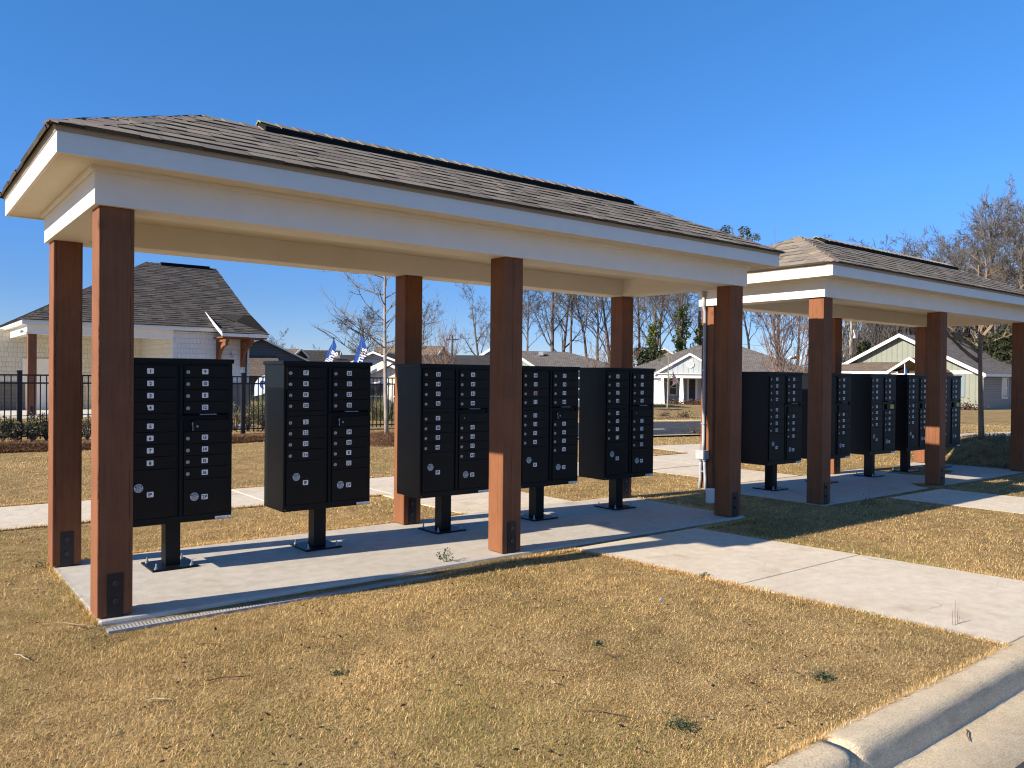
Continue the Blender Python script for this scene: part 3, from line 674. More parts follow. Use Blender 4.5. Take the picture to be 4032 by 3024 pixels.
for z in (2.02, 1.58, 0.86, 0.22):
    mb = MB(); mb.box((-0.05, 1.630, z-0.010), (-0.001, 1.69, z+0.010)); mb.build('strap', m_zinc, t, False, 0.004)
o = MB(); q = atz(2797, 1974, 0); o.cyl((q.x, q.y, -0.05), (0, 0, 1), 0.055, 0.17, 20); o.cyl((q.x, q.y, 0.12), (0, 0, 1), 0.062, 0.03, 20)
tag(o.build('cleanout_pipe', m_trim, None, False, 0.004), 'short white capped pipe in the grass between the kiosks', 'pipe')

# ------------------------------------------------------------------ plants
def leaf_cloud(mb, n, pos, size, cols, flat=0.0):
    for _ in range(n):
        p = Vector(pos()); a = Vector((rnd.gauss(0, 1), rnd.gauss(0, 1), rnd.gauss(0, 1)*(1-flat))).normalized(); b = a.cross(Vector((rnd.gauss(0, 1), rnd.gauss(0, 1), rnd.gauss(0, 1)))).normalized()
        l = size*rnd.uniform(0.6, 1.3); w_ = l*rnd.uniform(0.35, 0.6); c = cols[rnd.randrange(len(cols))]; f = rnd.uniform(0.8, 1.2)
        mb.add([p-a*l*0.5, p+b*w_*0.5, p+a*l*0.5, p-b*w_*0.5], [(0, 1, 2, 3)], 0, tuple(x*f for x in c))
def in_ball(c, r, rz=None):
    rz = rz or r
    def f():
        while True:
            q = Vector((rnd.uniform(-1, 1), rnd.uniform(-1, 1), rnd.uniform(-1, 1)))
            if q.length < 1: break
        q = q*(0.55+0.45*q.length)/max(q.length, 0.3) if rnd.random() < 0.6 else q
        return (c[0]+q.x*r, c[1]+q.y*r, c[2]+q.z*rz)
    return f
def bare_tree_mesh(seed, H, r0, fork=0.35, spread=0.75, dens=1.0, maxlvl=4, lean=0.05, droop=0.0, tw=0.015, up=0.10):
    R_ = random.Random(seed); tr = MB(); br = MB()
    def grow(p, d, L, r, lvl):
        n = (8, 6, 5, 4, 3)[lvl]; pts = [p.copy()]; rs = [r]; dirs = [d.copy()]; q = p.copy(); dd = d.copy()
        for i in range(n):
            wig = (0.05, 0.16, 0.22, 0.28, 0.3)[lvl]
            dd = (dd+Vector((R_.gauss(0, wig), R_.gauss(0, wig), R_.gauss(0, wig*0.6)+up*(0.4 if lvl else 1)-droop*(lvl > 1)))).normalized()
            q = q+dd*(L/n); pts.append(q.copy()); dirs.append(dd.copy()); rs.append(max(tw*0.6, r*(1-(i+1)/n*(0.72 if lvl else 0.75))))
        (tr if lvl == 0 else br).tube(pts, rs, (8, 6, 4, 3, 3)[lvl], 0, None, lvl == 0)
        if lvl >= maxlvl: return
        k = int((13, 8, 7, 5)[lvl]*dens*R_.uniform(0.8, 1.2))
        for j in range(k):
            t = fork+(1-fork)*((j+R_.random())/k) if lvl == 0 else 0.22+0.78*((j+R_.random())/k)
            i = min(n-1, int(t*n)); fr = t*n-i; bp = pts[i].lerp(pts[i+1], fr); bd = dirs[min(i+1, n)]
            a = R_.uniform(0, 6.283); ax = bd.orthogonal().normalized(); ax.rotate(Matrix.Rotation(a, 3, bd)) 
            ang = R_.uniform(0.5, 1.0)*spread*(1.15-0.35*t)
            cd = (bd*math.cos(ang)+ax*math.sin(ang)).normalized()
            rr = rs[i]+(rs[i+1]-rs[i])*fr
            cl = L*R_.uniform(0.34, 0.62)*((1.15-0.6*t) if lvl == 0 else (1.1-0.5*t))
            grow(bp, cd, cl, max(tw, rr*R_.uniform(0.35, 0.6)), lvl+1)
    grow(Vector((0, 0, -0.2)), Vector((R_.gauss(0, lean), R_.gauss(0, lean), 1)).normalized(), H*0.92, r0, 0)
    return tr, br
tree_lib = {}
def tree_kind(key, mats=(None, None), **k):
    tr, br = bare_tree_mesh(**k)
    a = tr.build('trunk', mats[0] or m_barkdark, None, True); b = br.build('branches', mats[1] or m_twig, None)
    tree_lib[key] = (a.data, b.data); bpy.data.objects.remove(a); bpy.data.objects.remove(b)
tree_kind('a', seed=1, H=15, r0=0.24, fork=0.38, spread=0.8)
tree_kind('b', seed=2, H=15, r0=0.20, fork=0.45, spread=0.65)
tree_kind('c', seed=5, H=15, r0=0.27, fork=0.28, spread=0.9, lean=0.10)
tree_kind('d', seed=9, H=15, r0=0.18, fork=0.5, spread=0.6, dens=0.9)
tree_kind('e', seed=12, H=9, r0=0.24, fork=0.2, spread=1.1, dens=1.1, up=0.04)
tree_kind('f', seed=17, H=18, r0=0.28, fork=0.25, spread=0.7, dens=1.15, mats=(m_bark, m_twig))
tree_kind('s', seed=21, H=6, r0=0.10, fork=0.15, spread=0.9, dens=1.0, tw=0.008)
def bare(key, px, dep, sc, rz, label, group='bare trees beyond the houses'):
    p = at(px, 1490, dep); z = gz(p.x, p.y)
    t = thing('bare_tree', label, 'tree', (p.x, p.y, z), rz, group); t.scale = (sc, sc, sc)
    mk('trunk', tree_lib[key][0], t); mk('branches', tree_lib[key][1], t); return t
FAR = [('e', 1440, 78, 0.93, 0.4, 'wide bare tree rising behind the two blue feather flags'), ('s', 1088, 95, 1.1, 1, 'small pale bare tree just right of the clubhouse awning'), ('s', 1152, 95, 0.82, 2.4, 'low bare tree beside the brown far roof'),
       ('s', 1258, 90, 0.8, 3.1, 'small brownish bare tree left of the first blue flag'), ('d', 1672, 88, 0.6, 0.3, 'thin bare tree beside the far utility pole'), ('c', 1905, 86, 0.72, 3.9, 'leaning bare tree left of the middle front post'),
       ('b', 2085, 84, 0.80, 2.6, 'bare tree just right of the middle front post'), ('a', 2166, 82, 0.98, 0.2, 'thick trunked bare tree behind the grey roof with a vent'), ('d', 2252, 86, 1.0, 1.9, 'slim forked bare tree between thick trunked tree and far back post'),
       ('b', 2312, 84, 0.95, 4.2, 'tall bare tree left of the far back post'), ('a', 2362, 88, 0.92, 2.1, 'bare tree half behind the far back post'), ('c', 2420, 90, 0.95, 5.4, 'bare tree seen beyond the far back post'),
       ('b', 2505, 86, 0.98, 5.5, 'bare tree right of the far back post above mailbox 73'), ('d', 2612, 80, 0.9, 0.9, 'pale slim bare tree between the two ivy covered trunks'), ('a', 2660, 92, 0.98, 4.6, 'bare tree above the ridge of house 204'),
       ('c', 2745, 84, 0.98, 1.3, 'spreading bare tree behind the conduit post'), ('b', 2962, 90, 0.98, 3.3, 'bare tree right of the nearer kiosk end post'), ('a', 3052, 84, 0.98, 5.0, 'thick bare tree behind the first farther mailbox'),
       ('d', 3140, 88, 1.0, 2.2, 'bare tree behind the red stemmed crape myrtle'), ('c', 3225, 92, 0.9, 0.7, 'bare tree left of the pale utility pole'), ('b', 3310, 90, 0.9, 1.4, 'bare tree by the pale utility pole'),
       ('e', 3420, 84, 1.3, 2.0, 'bare tree showing low over the farther kiosk ridge'), ('a', 3520, 80, 0.92, 3.0, 'rounded bare tree over the middle of farther kiosk ridge'), ('f', 3650, 78, 0.80, 1.0, 'bare tree with domed crown over the farther kiosk roof'),
       ('c', 3740, 74, 0.92, 4.0, 'dense bare tree over the lower end of the farther roof'), ('f', 3840, 70, 0.82, 2.2, 'tall pale bare tree rising above the farther kiosk hip'), ('f', 3935, 68, 0.92, 3.6, 'tallest pale bare tree by the right edge of the picture'),
       ('a', 4020, 66, 1.05, 0.3, 'bare tree cut by the right edge of the picture'), ('c', 3600, 90, 1.05, 2.7, 'bare tree behind the green house gable'), ('f', 4080, 70, 0.9, 5.2, 'dark bare tree at the far right behind the green house'), ('d', 3885, 84, 1.15, 1.2, 'slim bare tree in the wood behind the green house'),
       ('a', 3465, 92, 1.12, 4.4, 'bare tree low over the ridge vent of the farther kiosk'), ('e', 3560, 88, 1.75, 0.9, 'broad twiggy bare tree over the middle of the farther kiosk roof'), ('e', 3690, 84, 1.6, 5.1, 'broad brown bare tree over the lower half of the farther kiosk roof'), ('e', 3800, 82, 1.75, 2.9, 'broad twiggy bare tree left of the tall pale tree'), ('e', 3900, 80, 1.65, 4.0, 'broad brown bare tree behind the tall pale tree'), ('e', 3995, 78, 2.0, 1.1, 'broad brown bare tree near the right edge of the picture'),
       ('c', 2200, 98, 1.0, 0.4, 'farther bare tree right of the thick trunked tree'), ('a', 2030, 96, 0.95, 1.2, 'farther bare tree behind the middle front post'), ('c', 2560, 98, 1.0, 2.2, 'farther bare tree behind the ivy trunk'), ('b', 2710, 100, 1.05, 3.2, 'farther bare tree above the small gable left of the conduit'), ('c', 3095, 100, 1.0, 3.9, 'farther bare tree above the shed with the blue roof'), ('d', 2450, 100, 1.1, 2.7, 'farther slim bare tree right of the far back post')]
for key, px, dep, sc, rz, lab in FAR: bare(key, px, dep, sc, rz, lab)
EVG = [(0.032, 0.042, 0.017), (0.045, 0.052, 0.021), (0.022, 0.030, 0.014), (0.068, 0.066, 0.028)]
IVY = [(0.09, 0.12, 0.025), (0.13, 0.15, 0.035), (0.05, 0.075, 0.018), (0.16, 0.17, 0.05)]
def ivy_tree(px, dep, h, r, label):
    p = at(px, 1490, dep); t = thing('ivy_tree', label, 'tree', (p.x, p.y, gz(p.x, p.y)), 0, 'ivy covered trunks beyond house 204')
    mb = MB(); mb.tube([(0, 0, -0.3), (0.1, 0, h*0.5), (0.25, 0.1, h*1.15)], [0.25, 0.2, 0.12], 8); mb.build('trunk', m_barkdark, t, True)
    mb = MB()
    for i in range(26):
        z = h*(i+rnd.random())/26; rr = r*(1.1-0.65*z/h)*rnd.uniform(0.6, 1.15)
        leaf_cloud(mb, 75, in_ball((rnd.gauss(0, r*0.28)+0.1*z/h, rnd.gauss(0, r*0.28), z), rr), 0.30, IVY)
    mb.build('ivy', m_leafcol, t, col=True)
    k = bare_tree_mesh(int(px), h*1.5, 0.16, 0.6, 0.8, 0.9)
    k[1].build('branches', m_twig, t)
ivy_tree(2572, 74, 7.2, 0.95, 'ivy covered trunk beside the far back post'); ivy_tree(2678, 76, 8.8, 1.0, 'ivy covered trunk left of the conduit, above house 204'); ivy_tree(2748, 78, 7.5, 0.9, 'ivy covered trunk half behind the conduit')
def evergreen(px, dep, h, r, label, shape='cone', cols=EVG, nm='evergreen_tree', n=60, ls=0.34, group='evergreens beyond the houses'):
    p = at(px, 1490, dep); t = thing(nm, label, 'tree', (p.x, p.y, gz(p.x, p.y)), 0, group)
    mb = MB(); mb.tube([(0, 0, -0.3), (0, 0, h*0.9)], [0.2, 0.06], 7); mb.build('trunk', m_barkdark, t, True)
    mb = MB()
    for i in range(n):
        u = rnd.random(); a = rnd.uniform(0, 6.28)
        if shape == 'cone': z = h*(0.05+0.93*u); R0 = r*(1.02-u)*rnd.uniform(0.5, 1)
        else: z = h*(0.15+0.75*u); R0 = r*math.sqrt(max(0.05, 1-(2*u-1)**2))*rnd.uniform(0.4, 1)
        leaf_cloud(mb, 46, in_ball((R0*math.cos(a), R0*math.sin(a), z), r*0.28, r*0.24), ls, cols)
    mb.build('crown', m_leafcol, t, col=True)
evergreen(1712, 84, 3.7, 1.9, 'round dark evergreen beside the far utility pole', 'ball'); evergreen(2545, 70, 5.0, 2.2, 'dark evergreen behind the far back post, left of ivy', 'ball')
evergreen(3402, 66, 5.2, 1.5, 'dark conical evergreen behind the green house roof'); evergreen(2950, 82, 4.4, 1.3, 'green cedar peeping right of the nearer kiosk end post')
evergreen(3880, 66, 6.2, 3.2, 'broad dark evergreen behind the young tan tree', 'ball', n=90); evergreen(3990, 64, 6.8, 3.0, 'dark evergreen behind the green house side wall', 'ball', n=90); evergreen(3760, 70, 5.6, 2.6, 'olive evergreen behind the green house ridge', 'ball', [(0.07, 0.065, 0.03), (0.09, 0.08, 0.035), (0.045, 0.05, 0.02)], n=70)
# tall pine whose top shows over the nearer roof
p = at(2880, 1490, 95); t = thing('pine_tree', 'tall pine whose top shows above the nearer roof', 'tree', (p.x, p.y, gz(p.x, p.y)))
mb = MB(); mb.tube([(0, 0, -0.3), (0.2, 0, 9), (0, 0.1, 20.0)], [0.28, 0.2, 0.06], 8); mb.build('trunk', m_barkdark, t, True)
mb = MB(); tw = MB()
for (dx, dz, r) in ((-2.2, 17.7, 0.55), (-1.6, 18.3, 0.6), (-1.2, 17.4, 0.6), (-0.5, 18.9, 0.75), (0.2, 19.9, 0.7), (0.9, 19.5, 0.75), (0.3, 18.4, 0.9), (1.4, 18.6, 0.8), (2.0, 17.7, 0.75), (1.0, 17.4, 0.9), (2.9, 17.4, 0.45), (3.3, 16.3, 0.55), (4.1, 16.1, 0.5), (3.8, 15.4, 0.5), (-0.3, 17.2, 0.7), (-2.6, 16.2, 0.6), (-1.9, 15.3, 0.7), (1.8, 15.6, 0.8), (2.8, 14.3, 0.7), (-1.5, 13.9, 0.7)):
    y = rnd.uniform(-1.5, 1.5); q = CR*dx; z0 = dz-abs(dx)*0.55-0.6; tw.tube([(0.1, 0, z0), (q.x*0.6, q.y*0.6+y*0.5, (z0+dz)/2+0.1), (q.x, q.y+y, dz)], [0.06, 0.045, 0.02], 4)
    leaf_cloud(mb, int(210*r), in_ball((q.x, q.y+y, dz), r, r*0.72), 0.30, [(0.055, 0.07, 0.025), (0.08, 0.085, 0.03), (0.12, 0.10, 0.03), (0.035, 0.05, 0.02)])
mb.build('crown', m_leafcol, t, col=True); tw.build('branches', m_barkdark, t)
# undergrowth below the far wood
mb = MB()
for i in range(420):
    px = rnd.uniform(1850, 4200) if rnd.random() < 0.35 else rnd.uniform(3050, 4250); dep = rnd.uniform(76, 100); p = at(px, 1490, dep)
    hmax = 2.2 if px < 3200 else 5.0
    leaf_cloud(mb, 26, in_ball((p.x, p.y, gz(p.x, p.y)+rnd.uniform(0.2, hmax)), rnd.uniform(0.6, 1.5), 0.8), 0.42, [(0.12, 0.085, 0.055), (0.09, 0.07, 0.045), (0.15, 0.105, 0.06), (0.06, 0.06, 0.03)])
tag(mb.build('undergrowth', m_leafcol, col=True), 'brown undergrowth massed at the foot of the far wood', 'undergrowth', kind='stuff')
mb = MB()
for i in range(2600):
    px = rnd.uniform(3300, 4250); dep = rnd.uniform(76, 100); p = at(px, 1490, dep); z = gz(p.x, p.y); h = rnd.uniform(2.5, 11.5)
    d = Vector((rnd.gauss(0, 0.25), rnd.gauss(0, 0.25), 1)); b0 = Vector((p.x, p.y, z+rnd.uniform(0, 3)))
    mb.tube([b0, b0+d*h*0.5+Vector((rnd.gauss(0, .3), rnd.gauss(0, .3), 0)), b0+d*h], [0.04, 0.028, 0.015], 3, 0, None, False)
tag(mb.build('brushwood', m_twig), 'thicket of thin brown saplings behind the green house', 'thicket', kind='stuff')

# crape myrtle: many reddish stems fanning from one foot
def crape(p, h, n, label, seed, spread, whips=0):
    R_ = random.Random(seed); t = thing('crape_myrtle', label, 'shrub', p, 0, 'bare crape myrtles')
    tr = MB(); br = MB()
    for i in range(n):
        a = R_.uniform(0, 6.28); s_ = R_.uniform(0.1, 1)*spread; hh = h*R_.uniform(0.65, 1.0)*(1.27 if i < whips else 1); d = Vector((math.cos(a)*s_, math.sin(a)*s_, 1))
        pts = [Vector((math.cos(a)*0.1, math.sin(a)*0.1, 0))]; q = pts[0].copy()
        for k in range(8):
            d = d+Vector((R_.gauss(0, 0.05), R_.gauss(0, 0.05), 0.02)); q = q+d.normalized()*hh/8; pts.append(q.copy())
        r0 = R_.uniform(0.011, 0.024); (tr if i < n//3 else br).tube(pts, [r0*(1-0.85*k/8) for k in range(9)], 5)
        for k in range(R_.randrange(5, 10)):
            j = R_.randrange(3, 8); b = pts[j]; dd = (Vector((R_.gauss(0, 0.6), R_.gauss(0, 0.6), 1))).normalized(); L = hh*R_.uniform(0.12, 0.34)
            m1 = b+dd*L*0.5+Vector((R_.gauss(0, 0.03), R_.gauss(0, 0.03), 0)); br.tube([b, m1, b+(dd+Vector((0, 0, 0.2)))*L], [0.009, 0.007, 0.004], 3, 0, None, False)
            for _ in range(3):
                d3 = Vector((R_.gauss(0, 0.7), R_.gauss(0, 0.7), 0.9)).normalized(); br.tube([m1, m1+d3*L*0.4], [0.006, 0.003], 3, 0, None, False)
    tr.build('trunk', m_redtwig, t); br.build('branches', m_redtwig, t)
p = at(3095, 1480, 20.0); crape((p.x, p.y, gz(p.x, p.y)), 4.5, 17, 'bare crape myrtle with reddish stems rising behind mailbox 81', 4, 0.20, 3)
p = at(2395, 1480, 30.0); crape((p.x, p.y, gz(p.x, p.y)), 3.4, 24, 'bare crape myrtle before the grey roof, left of the far back post', 6, 0.42)
p = at(1725, 1480, 34.0); crape((p.x, p.y, gz(p.x, p.y)), 4.0, 18, 'sparse bare crape myrtle before the brown far house', 8, 0.3)
# young street trees
def sapling(p, h, r, seed, label, mats, bz, brs, lean=(0, 0), extra=()):
    R_ = random.Random(seed); t = thing('young_tree', label, 'tree', p)
    mb = MB(); pts = []
    for i in range(11): u = i/10; pts.append(Vector((lean[0]*u+0.012*math.sin(5*u+seed), lean[1]*u+0.012*math.cos(4*u), h*u-0.05)))
    mb.tube(pts, [r*(1.12 if i == 0 else 1)*(1-0.86*(i/10)**1.2) for i in range(11)], 9); mb.build('trunk', mats[0], t, True)
    br = MB()
    def limb(b, d, L, rr, lv):
        n = 7; q = b.copy(); ps = [q.copy()]; dd = d.normalized()
        for k in range(n):
            dd = (dd+Vector((R_.gauss(0, 0.12), R_.gauss(0, 0.12), R_.gauss(0.02, 0.10)))).normalized(); q = q+dd*L/n; ps.append(q.copy())
        br.tube(ps, [max(0.0022, rr*(1-0.85*k/n)) for k in range(n+1)], 4 if lv else 5, 0, None, False)
        if lv < 2:
            for k in range(5 if lv == 0 else 3):
                j = R_.randrange(2, n); ax = Vector((R_.gauss(0, 1), R_.gauss(0, 1), R_.gauss(0.2, 0.6))).normalized(); limb(ps[j], (dd*0.9+ax*0.8), L*R_.uniform(0.22, 0.5), rr*0.5, lv+1)
    for i in range(brs):
        u = bz+(0.98-bz)*(i+R_.random()*0.7)/brs; a = i*2.4+R_.uniform(-0.5, 0.5); j = min(9, int(u*10)); b = pts[j].lerp(pts[j+1], u*10-j)
        limb(b, Vector((math.cos(a), math.sin(a), R_.uniform(0.15, 0.75))), h*R_.uniform(0.24, 0.36)*(1.25-u*0.85), r*0.36*(1.2-u*0.7), 0)
    for (u, d, L, rr) in extra:
        j = int(u*10); limb(pts[j].lerp(pts[j+1], u*10-j), Vector(d), L, rr, 0)
    br.build('branches', mats[1], t); return t
TB = Vector((7.85, 10.55, 0)); TB.z = gz(TB.x, TB.y)+0.10
sapling(TB, 5.2, 0.050, 3, 'young grey barked tree in a pine straw ring behind the mailboxes', (m_barkpale, m_bark), 0.30, 30, (-0.12*CR.x, -0.12*CR.y), [(0.42, tuple(-CR*0.9+Vector((0, 0, 0.45))), 1.3, 0.016), (0.5, tuple(-CR*0.9+Vector((0, 0, 0.3))), 1.7, 0.014), (0.55, tuple(CR*0.9+Vector((0, 0, 0.3))), 1.2, 0.014), (0.62, tuple(-CR*0.9+Vector((0, 0, 0.25))), 1.5, 0.012)])
p = Vector((MOUND[0], MOUND[1], gz(*MOUND))); px_ = 3866
p = aty(px_, 1733, 1.15); p.z = gz(p.x, p.y)
sapling(p, 3.3, 0.052, 14, 'tan young tree on the shaded mound beyond the farther kiosk', (m_tantree, m_tantree), 0.42, 12, (-0.12*CR.x, -0.12*CR.y), [(0.45, tuple(-CR*0.75+Vector((0, 0, 0.55))), 1.6, 0.04), (0.58, tuple(CR*0.6+Vector((0, 0, 0.7))), 1.7, 0.038), (0.62, tuple(CR*0.25+Vector((0, 0, 0.9))), 1.5, 0.036), (0.5, tuple(-CR*0.35+Vector((0, 0, 0.9))), 1.4, 0.03)])

# ------------------------------------------------------------------ blades: grass and pine straw as real slivers
def blades(name, P, az, lean, L, W, C, mat, curl=0.5, tip=None):
    """P (n,3) roots, az heading, lean from the vertical, L length, W width, C (n,3) colours"""
    n = len(P); h = np.stack([np.cos(az), np.sin(az), np.zeros(n)], -1); sd = np.stack([-np.sin(az), np.cos(az), np.zeros(n)], -1)
    up = np.array([0, 0, 1.0])
    def dirv(a): return h*np.sin(a)[:, None]+up*np.cos(a)[:, None]
    a1 = lean*(1-curl*0.5); a2 = np.minimum(lean*(1+curl), 1.75)
    m_ = P+dirv(a1)*(L*0.5)[:, None]; e_ = m_+dirv(a2)*(L*0.5)[:, None]; w_ = (W*0.5)[:, None]
    vs = np.stack([P-sd*w_, P+sd*w_, m_+sd*w_*0.75, m_-sd*w_*0.75, e_], 1).reshape(-1, 3)
    i = np.arange(n)*5
    loops = np.stack([i, i+1, i+2, i+3, i+3, i+2, i+4], 1).ravel().astype(np.int32)
    st = np.stack([np.arange(n)*7, np.arange(n)*7+4], 1).ravel().astype(np.int32); tot = np.tile(np.array([4, 3], np.int32), n)
    me_ = bpy.data.meshes.new(name); me_.vertices.add(n*5); me_.vertices.foreach_set('co', vs.astype(np.float32).ravel())
    me_.loops.add(n*7); me_.loops.foreach_set('vertex_index', loops); me_.polygons.add(n*2); me_.polygons.foreach_set('loop_start', st); me_.polygons.foreach_set('loop_total', tot)
    me_.update(calc_edges=True)
    a = me_.color_attributes.new('Col', 'FLOAT_COLOR', 'POINT'); cc = np.ones((n, 5, 4), np.float32); cc[:, :, :3] = C[:, None, :]
    a.data.foreach_set('color', cc.ravel()); me_.materials.append(mat)
    return mk(name, me_)
g = np.random.default_rng(11)
def in_poly(x, y, poly):
    ok = np.ones(len(x), bool); s_ = 0; n = len(poly); ar = sum(poly[i][0]*poly[(i+1) % n][1]-poly[(i+1) % n][0]*poly[i][1] for i in range(n))
    for i in range(n):
        (x0, y0), (x1, y1) = poly[i], poly[(i+1) % n]; c = (x1-x0)*(y-y0)-(y1-y0)*(x-x0); ok &= (c > 0) if ar > 0 else (c < 0)
    return ok
def fbm(x, y, sc, seed):
    r = np.random.default_rng(seed); out = np.zeros_like(x)
    for k in range(9):
        a = r.uniform(0, 6.28); f = sc*2**(k*0.42); out += np.sin(x*f*math.cos(a)+y*f*math.sin(a)+r.uniform(0, 6.28))/(k+1.5)**0.75
    return out/2.2
BED = [(-9, 11.7), (6.3, 12.1), (6.3, 14.3), (-9, 14.3)]
ang0 = math.atan2(CF.y, CF.x)
def scatter(n, d0, d1, half):
    d = np.exp(g.uniform(math.log(d0), math.log(d1), n)); a = ang0+g.uniform(-half, half, n)
    x = CAM.x+d*np.cos(a); y = CAM.y+d*np.sin(a); ok = y > -3.452+0.02*np.sin(x*5)+0.012*np.sin(x*17)
    for pl in CONC: ok &= ~in_poly(x, y, pl)
    ok &= ~in_poly(x, y, BED); ok &= (np.hypot(x-TB.x, y-TB.y) > 1.05)
    return x[ok], y[ok], d[ok]
def lawn_colour(x, y, n):
    pal = np.array([(0.50, 0.355, 0.145), (0.43, 0.285, 0.10), (0.60, 0.46, 0.215), (0.36, 0.225, 0.085), (0.55, 0.41, 0.13), (0.30, 0.20, 0.085)])
    c = pal[g.choice(6, n, p=[0.26, 0.19, 0.21, 0.12, 0.13, 0.09])]*g.uniform(0.6, 1.3, (n, 1))
    gr = np.clip(fbm(x, y, 0.9, 5)*0.9-0.18+0.6*np.exp(-((x+0.6)**2/1.2+(y-1.0)**2/6))+0.25*np.exp(-((x-2.6)/1.4)**2-((y-2.7)/0.8)**2), 0, 1)
    isg = g.random(n) < gr*0.8
    c[isg] = np.array([(0.20, 0.20, 0.05), (0.26, 0.235, 0.06), (0.15, 0.165, 0.04)])[g.integers(0, 3, isg.sum())]*g.uniform(0.8, 1.2, (isg.sum(), 1))
    f = 1+0.20*fbm(x, y, 1.7, 8)-0.30*np.clip(fbm(x, y, 3.1, 19)-0.25, 0, 1)+0.10*fbm(x, y, 7.0, 41); t_ = np.clip(fbm(x, y, 2.3, 23), 0, 1)[:, None]
    c = c*f[:, None]*np.array([1.70, 1.63, 1.78]); return c*(1-0.25*t_)+np.array((0.56, 0.44, 0.27))*0.25*t_
x, y, d = scatter(1450000, 1.6, 34, rad(42)); n = len(x)
thin = g.random(n) > np.clip(fbm(x, y, 3.1, 19)*1.1-0.5, 0, 0.55); x, y, d = x[thin], y[thin], d[thin]; n = len(x)
L = g.uniform(0.014, 0.033, n)*(1+0.35*fbm(x, y, 1.2, 31))*(1+0.02*d); W = g.uniform(0.0009, 0.0019, n)*np.maximum(1, d/4.6)
lay = g.random(n)
blades('grass', np.stack([x, y, G(x, y)-0.004+0.006*(lay > 0.8)], -1), g.uniform(0, 6.283, n), np.clip(g.normal(1.10, 0.34, n), 0.12, 1.53), np.maximum(L, 0.012), W, lawn_colour(x, y, n), m_grass)['kind'] = 'stuff'
tag(bpy.data.objects['grass'], 'dormant straw coloured lawn grass around the kiosks', 'grass')
# fringe leaning over the concrete edges
ex, ey = [], []
def edge(p0, p1, per=1100):
    k = int(math.hypot(p1[0]-p0[0], p1[1]-p0[1])*per); t_ = g.random(k); ex.extend(p0[0]+(p1[0]-p0[0])*t_+g.normal(0, 0.007, k)); ey.extend(p0[1]+(p1[1]-p0[1])*t_+g.normal(0, 0.007, k))
for p0, p1 in (((-2, -3.448), (3.93, -3.448)), ((5.66, -3.448), (9, -3.448)), ((3.67, -0.17), (3.92, -3.44)), ((5.28, -0.17), (5.67, -3.44)), ((2.3, -0.185), (3.68, -0.172)), ((5.3, -0.172), (6.3, -0.17)), ((-0.012, -0.05), (-0.012, 1.8)), ((0, 1.80), (3.9, 1.80)), ((5.48, 1.8), (6.27, 1.8)), ((6.285, 0), (6.285, 1.78)), ((-1, 3.54), (3.86, 3.54)), ((5.46, 3.54), (8.6, 3.54)), ((-1, 5.08), (11.5, 5.08))): edge(p0, p1)
ex = np.array(ex); ey = np.array(ey); n = len(ex); dd_ = np.hypot(ex-CAM.x, ey-CAM.y)
o = blades('grass', np.stack([ex, ey, G(ex, ey)], -1), g.uniform(0, 6.283, n), np.clip(g.normal(0.75, 0.35, n), 0, 1.4), g.uniform(0.02, 0.052, n), g.uniform(0.0014, 0.0026, n)*np.maximum(1, dd_/4), lawn_colour(ex, ey, n)*0.92, m_grass); tag(o, 'longer straw grass fringing the edges of the concrete', 'grass', kind='stuff')
# pine straw: bed along the fence and ring round the young tree
def straw_heap(pts, n, label, spread_fn, lw=(0.12, 0.26), wd=0.006):
    q = np.array([spread_fn() for _ in range(n)]); k = len(q); pal = np.array([(0.24, 0.125, 0.06), (0.17, 0.085, 0.042), (0.34, 0.20, 0.10), (0.11, 0.055, 0.03), (0.29, 0.15, 0.07)])
    o = blades('pine_straw', q, g.uniform(0, 6.283, k), np.clip(g.normal(1.32, 0.18, k), 0.8, 1.65), g.uniform(*lw, k), g.uniform(0.6, 1.2, k)*wd, pal[g.integers(0, 5, k)]*g.uniform(0.7, 1.2, (k, 1)), m_straw, 0.35)
    return tag(o, label, 'pine straw', kind='stuff')
def bedh(x, y):
    u = y-(11.75+0.022*(x+9)+0.10*math.sin(x*2.3)); return float(sstep(0.02, 0.4, u)*(0.02+0.12*(1-sstep(0.5, 1.5, u))))*(0.75+0.25*math.sin(x*1.9))
def f_bed():
    x = rnd.uniform(-2.5, 6.2); y0 = 11.75+0.022*(x+9)+0.10*math.sin(x*2.3); y = y0+(rnd.uniform(-0.02, 0.5) if rnd.random() < 0.45 else abs(rnd.gauss(0, 0.75))); y = min(y, 14.2)
    return (x, y, gz(x, y)+bedh(x, y)*rnd.uniform(0.5, 1.0))
straw_heap(None, 17000, 'pine straw mulch banked along the black fence', f_bed, (0.15, 0.3), 0.009)
def f_ring():
    r = 1.18*math.sqrt(rnd.random()); a = rnd.uniform(0, 6.283); x = TB.x+r*math.cos(a); y = TB.y+r*math.sin(a); return (x, y, gz(x, y)+0.20*max(0, 1-(r/1.2)**2)*rnd.uniform(0.6, 1))
straw_heap(None, 6500, 'pine straw ring mounded round the young grey tree', f_ring, (0.12, 0.28), 0.008)
TM = p.copy()
def f_mound():
    r = 1.5*math.sqrt(rnd.random()); a = rnd.uniform(0, 6.283); x = TM.x+r*math.cos(a); y = TM.y+r*math.sin(a); return (x, y, gz(x, y)+0.008+0.02*rnd.random())
straw_heap(None, 4500, 'pine straw round the tan young tree', f_mound, (0.07, 0.16), 0.008)
mb = MB()
